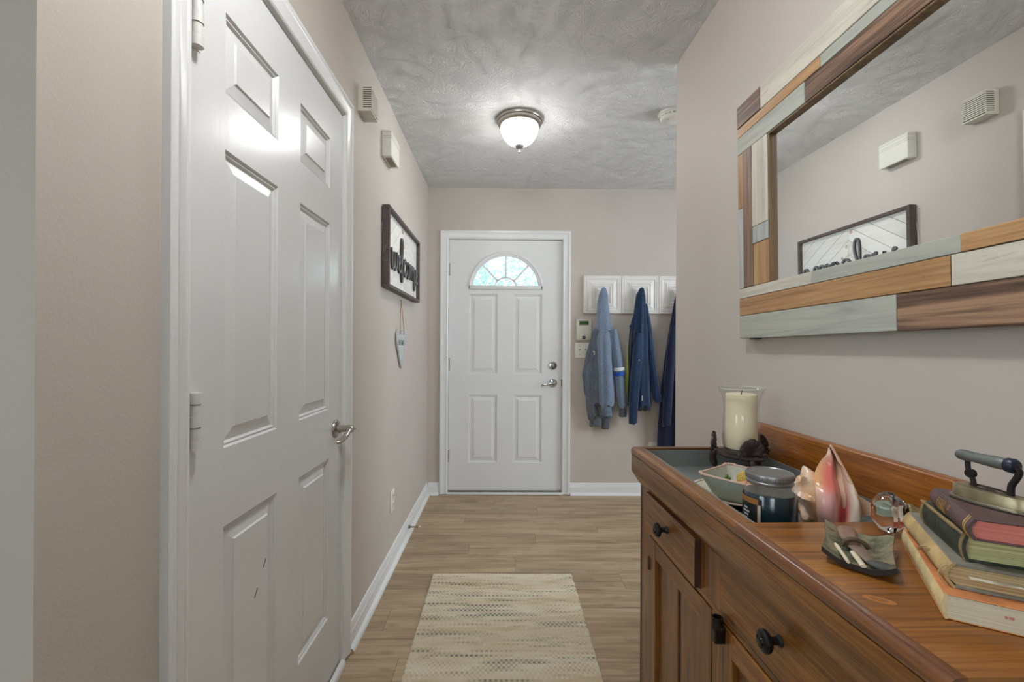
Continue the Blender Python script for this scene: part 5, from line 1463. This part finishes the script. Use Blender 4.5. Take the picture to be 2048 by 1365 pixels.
def dq(s, t, z_): p = dish_pt(s, t); return frR(p.x + dc.x, p.y + dc.y, TZ + p.z + z_)
def rod(name, q0, q1, rads, m, label, cat, group=None, sq=1.0, n=10):
    A_, B2 = frR(q0[0], q0[1], TZ + q0[2]), frR(q1[0], q1[1], TZ + q1[2]); k_ = len(rads); mb = MB()
    mb.tube([A_.lerp(B2, i / (k_ - 1)) - A_ for i in range(k_)], rads, n, squash=sq); o = mb.build(name, m, loc=A_, smooth=60); return tag(o, label, cat, group)
M_bone = plain('old_bone', (222, 212, 184), .5, var=.08)
rod('bone_stick', (.472, .678, .0125), (.4425, .6165, .0150), [.0022, .0030, .0025, .0023, .0024, .0026, .0020], M_bone, 'thin bone stick in the patina dish', 'stick', None)
rod('bone_stick', (.474, .648, .0140), (.457, .609, .0128), [.0038, .0040, .0040, .0041, .0038], M_bone, 'wide flat bone handle in the dish, beside the leather sheath', 'stick', None, .6)
sh = thing('leather_sheath', frR(.492, .670, TZ + .010), 'tiny brown leather sheath folded over in the patina dish', 'sheath')
A_ = frR(.492, .670, TZ + .010); m_le = plain('brown_glazed_leather', (134, 104, 90), .3, var=.16, nscale=40)
p0, p1, p2, p3 = [frR(q[0], q[1], TZ + q[2]) - A_ for q in ((.519, .719, .0195), (.500, .688, .0185), (.487, .661, .0190), (.4735, .612, .0130))]
mb = MB(); mb.tube(catmull([p0, p0.lerp(p1, .5) + Vector((0, 0, .003)), p1, p2], 5), [.005, .009, .0105, .0115, .012, .012, .0125, .0125, .012, .012, .0115, .011, .0105, .010, .009, .005], 12, squash=.42); mb.build('flap', m_le, sh, smooth=60)
mb = MB(); mb.tube(catmull([p2 + Vector((0, 0, -.003)), p2.lerp(p3, .4), p3], 5), [.009, .0094, .0092, .009, .0087, .0084, .008, .0076, .007, .005, .002], 12, squash=.35); mb.build('pouch', plain('faded_brown_leather', (128, 106, 94), .55, var=.15), sh, smooth=60)
sd_ = (p2 - p1).cross(Vector((0, 0, 1))).normalized()
mb = MB(); mb.tube(catmull([p2 + sd_ * .015 + Vector((0, 0, -.004)), p2 + sd_ * .011 + Vector((0, 0, .004)), p2 + Vector((0, 0, .0075)), p2 - sd_ * .011 + Vector((0, 0, .004)), p2 - sd_ * .016 + Vector((0, 0, -.003))], 5), .0032, 8); mb.build('thong', plain('dark_thong', (84, 62, 44), .5, var=.2), sh, smooth=60)
pb = MB(); bmesh.ops.create_icosphere(pb.bm, subdivisions=3, radius=1.0)
for v in pb.bm.verts: v.co = Vector((v.co.x * .018, v.co.y * .010, v.co.z * .0052))
o = pb.build('dark_pebble', plain('slate_pebble', (74, 76, 72), .5, var=.1), loc=frR(.479, .603, TZ + .0150), smooth=80); o.rotation_euler = (0, .12, RA - R(32)); tag(o, 'flat dark grey pebble at the right end of the patina dish', 'pebble')

# --- books
def pages_mat(name, c, dark, along=900):
    m, nt, b = mat_base(name)
    f = noise(nt, coords(nt, (6, 6, along), True), 1.0, 3, .6)
    nt.links.new(ramp(nt, f, [(.35, lin(dark)), (.62, lin(c))]), b.inputs['Base Color']); b.inputs['Roughness'].default_value = .8; bump(nt, b, f, .3, .001)
    return m
def book(name, px, py, ang, L, Wd, z0, h, m_cover, m_spine, m_pages, label, ct=.0028, over=.003, rnd=.5, worn=None):
    t = thing(name, frR(px, py, z0), label, 'book', RA + R(ang - 90), 'old books stacked on the cabinet')
    mb = MB(); mb.box(.004, Wd, 0, L, 0, ct, .0008, 1); mb.build('back_cover', m_cover, t)
    mb = MB(); mb.box(.004, Wd, 0, L, h - ct, h, .0008, 1); mb.build('front_cover', m_cover, t)
    n = 12; outer = [(.005 - rnd * h * .55 * math.sin(PI * i / n), h * i / n) for i in range(n + 1)]; inner = [(u + .0022 + (.0014 if 0 < i < n else 0), .0006 + (h - .0012) * i / n) for i, (u, v) in enumerate(outer)]
    mb = MB(); mb.prism(outer + inner[::-1], lambda u, v, w: (u, w, v), -.0005, L + .0005); sp = mb.build('spine', m_spine, t, smooth=50)
    pin = [(u + .003, ct + (h - 2 * ct) * i / n) for i, (u, v) in enumerate(outer)]
    mb = MB(); mb.prism(pin + [(Wd - over, h - ct), (Wd - over - .003, h / 2), (Wd - over, ct)], lambda u, v, w: (u, w, v), over, L - over); mb.build('page_block', m_pages, t, smooth=40)
    return t, sp
zb = TZ + .0003
M_cream_sp = plain('cracked_cream_paper', (222, 200, 148), .75, var=.16, nscale=40, bstr=.5)
M_orange_c = plain('rubbed_orange_cover', (206, 134, 84), .7, var=.2, nscale=30)
t, sp = book('paperback_book', .467, .516, 56.2, .219, .150, zb, .0285, M_orange_c, M_cream_sp, pages_mat('cream_page_edges', (226, 214, 190), (212, 198, 172)), 'thick cream-spined paperback with orange cover, bottom of the book stack', .0016, .0004, .22)
rr = random.Random(9)
for (xx, zz, w_) in ((.052, .0150, .0022), (.0555, .0150, .0022), (.058, .0150, .0012)):
    MB().box(xx, xx + w_, -.0002, .0008, zz, zz + .0032).build('stamp_mark', plain('faded_red_stamp', (202, 138, 122), .8), t, smooth=0)
zb += .0286
M_tan_sp = plain('frayed_tan_spine', (188, 160, 112), .8, var=.25, nscale=30, bstr=.6)
M_grey_c = plain('grey_cloth_boards', (134, 130, 118), .8, var=.12, nscale=50, bstr=.4)
t, sp = book('hardback_book', .487, .526, 58.5, .186, .135, zb, .0300, M_grey_c, M_tan_sp, pages_mat('tan_page_edges', (206, 182, 140), (160, 132, 92)), 'tan-spined old hardback with grey boards, second from bottom of the stack', .0042, .002, .5)
mb = MB(); mb.tube(catmull([(-.004, .058, .0250), (-.0075, .075, .0170), (-.0065, .085, .0090)], 6), .0016, 6, squash=.5); mb.build('loose_thread', plain('pale_thread', (206, 180, 132), .9), sp)
mb = MB()
for i in range(12):
    u = .018 + i * .0095; mb.hexa([(u, -.0035, .0155 - .0001 * i), (u + .0094, -.0035 - (i % 3) * .0006, .0152), (u + .0094, .004, .0152), (u, .004, .0155), (u, -.0033, .0168 - (i % 4) * .0005), (u + .0094, -.0035, .0166 - (i % 3) * .0006), (u + .0094, .004, .0163), (u, .004, .0163)])
mb.build('loose_page', plain('bright_loose_paper', (232, 224, 206), .8), t, smooth=0)
mb = MB(); mb.tube([(-.0008 - .0075 * math.sin(PI * i / 14), -.001, .003 + .024 * i / 14) for i in range(15)], [rr.uniform(.0006, .0011) for _ in range(15)], 6); mb.build('torn_headcap', M_tan_sp, sp)
zb += .0301
M_green_c = plain('dark_green_leather', (48, 58, 46), .55, var=.35, nscale=70, bstr=.5)
M_green_e = plain('rubbed_tan_leather', (146, 124, 86), .6, var=.2, nscale=60)
t, sp = book('hardback_book', .503, .527, 62.0, .128, .100, zb, .0320, M_green_c, M_green_c, pages_mat('gilt_green_page_edges', (216, 212, 158), (172, 164, 110)), 'small dark green leather book with gilt edges, third from bottom of the stack', .0026, .0035, .22)
for (ya, yb, nm) in ((-.0004, .006, 'rubbed_edge'), (.121, .1284, 'rubbed_edge')):
    mb = MB(); mb.prism([(.0046 - .22 * .032 * .56 * math.sin(PI * i / 10) - .0004, .032 * i / 10) for i in range(11)] + [(.0068, .0322), (.0068, -.0001)], lambda u, v, w: (u, w, v), ya, yb); mb.build(nm, M_green_e, sp)
mb = MB(); mb.tube([(.0025, y_, .0312) for y_ in [i * .128 / 16 for i in range(17)]], [rr.uniform(.0016, .0030) for _ in range(17)], 7); mb.build('rubbed_joint', M_green_e, sp)
zb += .0321
M_plum = plain('plum_leather', (92, 70, 70), .5, var=.16, nscale=60, bstr=.5)
t, sp = book('hardback_book', .492, .508, 59.5, .128, .098, zb, .0245, M_plum, M_plum, pages_mat('faded_red_page_edges', (228, 138, 126), (214, 118, 108), 300), 'small plum leather book with faded red page edges, on top of the stack', .0022, .003, .42)
M_gold = plain('rubbed_gold_tooling', (190, 156, 92), .4, .5, var=.3, nscale=80)
for y_ in (.008, .0125):
    mb = MB(); mb.tube([(.0049 - .42 * .0245 * .56 * math.sin(PI * i / 12), y_, .0245 * i / 12) for i in range(13)], .0008, 6); mb.build('gold_band', M_gold, sp)
def spine_x(v): return .0046 - .42 * .0245 * .56 * math.sin(PI * v / .0245)
for (y_, L_) in ((.060, 3), (.074, 7), (.081, 7), (.088, 6), (.0955, 7)):
    mb = MB()
    for q in range(L_):
        vz = .0195 - q * .0022; xx = spine_x(vz)
        mb.hexa([(xx - .0004, y_ - .0022, vz - .0007), (xx - .0004, y_ + .0022, vz - .0007), (xx + .0004, y_ + .0022, vz - .0007), (xx + .0004, y_ - .0022, vz - .0007), (xx - .0004, y_ - .0022, vz + .0007), (xx - .0004, y_ + .0022, vz + .0007), (xx + .0004, y_ + .0022, vz + .0007), (xx + .0004, y_ - .0022, vz + .0007)])
    mb.build('title_tooling', M_gold, sp, smooth=0)
zb += .0246

# --- toy-size antique flat iron on the books
iA, iB = Vector((.560, .585)), Vector((.562, .510)); ic = (iA + iB) / 2; idir = (iB - iA).normalized()
iang = math.atan2(idir.y, idir.x)
iron = thing('antique_flat_iron', frR(ic.x, ic.y, zb), 'small antique flat iron with turned handle, on top of the books', 'iron', RA + iang)
def sole(s, off=0):
    pts = []
    half = [(.0385, 0), (.034, .0045), (.026, .0090), (.012, .0140), (-.004, .0172), (-.020, .0178), (-.032, .0150), (-.0378, .0085), (-.0390, 0)]
    cp = catmull([(a, b_, 0) for a, b_ in half], 4)
    full = [(p.x, p.y) for p in cp] + [(p.x, -p.y) for p in cp[::-1][1:-1]]
    return [(x * s, y * s) for x, y in full]
M_sole = plain('oxidised_sole_plate', (132, 126, 110), .4, .8, var=.3, nscale=60)
M_ironbody = plain('worn_nickel_plate', (164, 152, 122), .36, .85, var=.3, nscale=50)
rs = [[(x, y, z_) for x, y in sole(s)] for s, z_ in ((.99, .0003), (1.03, .0012), (1.03, .0036), (.99, .0046), (.94, .0048))]
mb = MB(); mb.rings(rs); mb.build('sole_plate', M_sole, iron, smooth=40)
rs = [[(x, y, z_) for x, y in sole(s)] for s, z_ in ((.93, .0046), (.93, .0168), (.90, .0182), (.80, .0188))]
mb = MB(); mb.rings(rs); mb.build('body', M_ironbody, iron, smooth=40)
M_blk = plain('blackened_iron_bracket', (52, 46, 46), .45, .7, var=.2)
mb = MB(); mb.tube(catmull([(.022, 0, .0185), (.0225, 0, .030), (.0275, 0, .040), (.0300, 0, .048), (.0265, 0, .0525)], 5), [.0034] * 21, 8); mb.build('bracket', M_blk, iron)
mb = MB(); mb.tube(catmull([(-.018, 0, .0185), (-.019, 0, .026), (-.024, 0, .036), (-.025, 0, .046), (-.023, 0, .052)], 5), .0028, 8)
mb.lathe([(.0018, -.003), (.0052, -.003), (.0052, .003), (.0018, .003)], (-.0215, 0, .0325), 16, 'y'); mb.build('bracket', M_blk, iron)
mb = MB(); mb.tube([(.0215 * math.cos(q) * 1.0, .007 * math.sin(q), .0190) for q in [2 * PI * i / 24 for i in range(25)]], .0012, 6); mb.lathe([(.0, .0186), (.005, .0186), (.005, .0192), (.0, .0192)], (.0, 0, 0), 14); mb.build('top_strap', M_blk, iron)
mb = MB(); mb.lathe([(.0, -.036), (.0050, -.0355), (.0066, -.032), (.0070, -.026), (.0062, -.016), (.0066, -.004), (.0074, .006), (.0072, .014), (.0058, .019), (.0056, .020)], (-.001, 0, .0535), 24, 'x'); mb.build('handle_grip', plain('worn_blue_grey_handle', (108, 114, 112), .35, .35, var=.3, nscale=40), iron)
mb = MB(); mb.lathe([(.0058, .0185), (.0084, .020), (.0086, .026), (.0070, .0285), (.0, .029)], (-.001, 0, .0535), 24, 'x'); mb.build('handle_cap', plain('blue_black_cap', (44, 50, 66), .35, .4), iron)
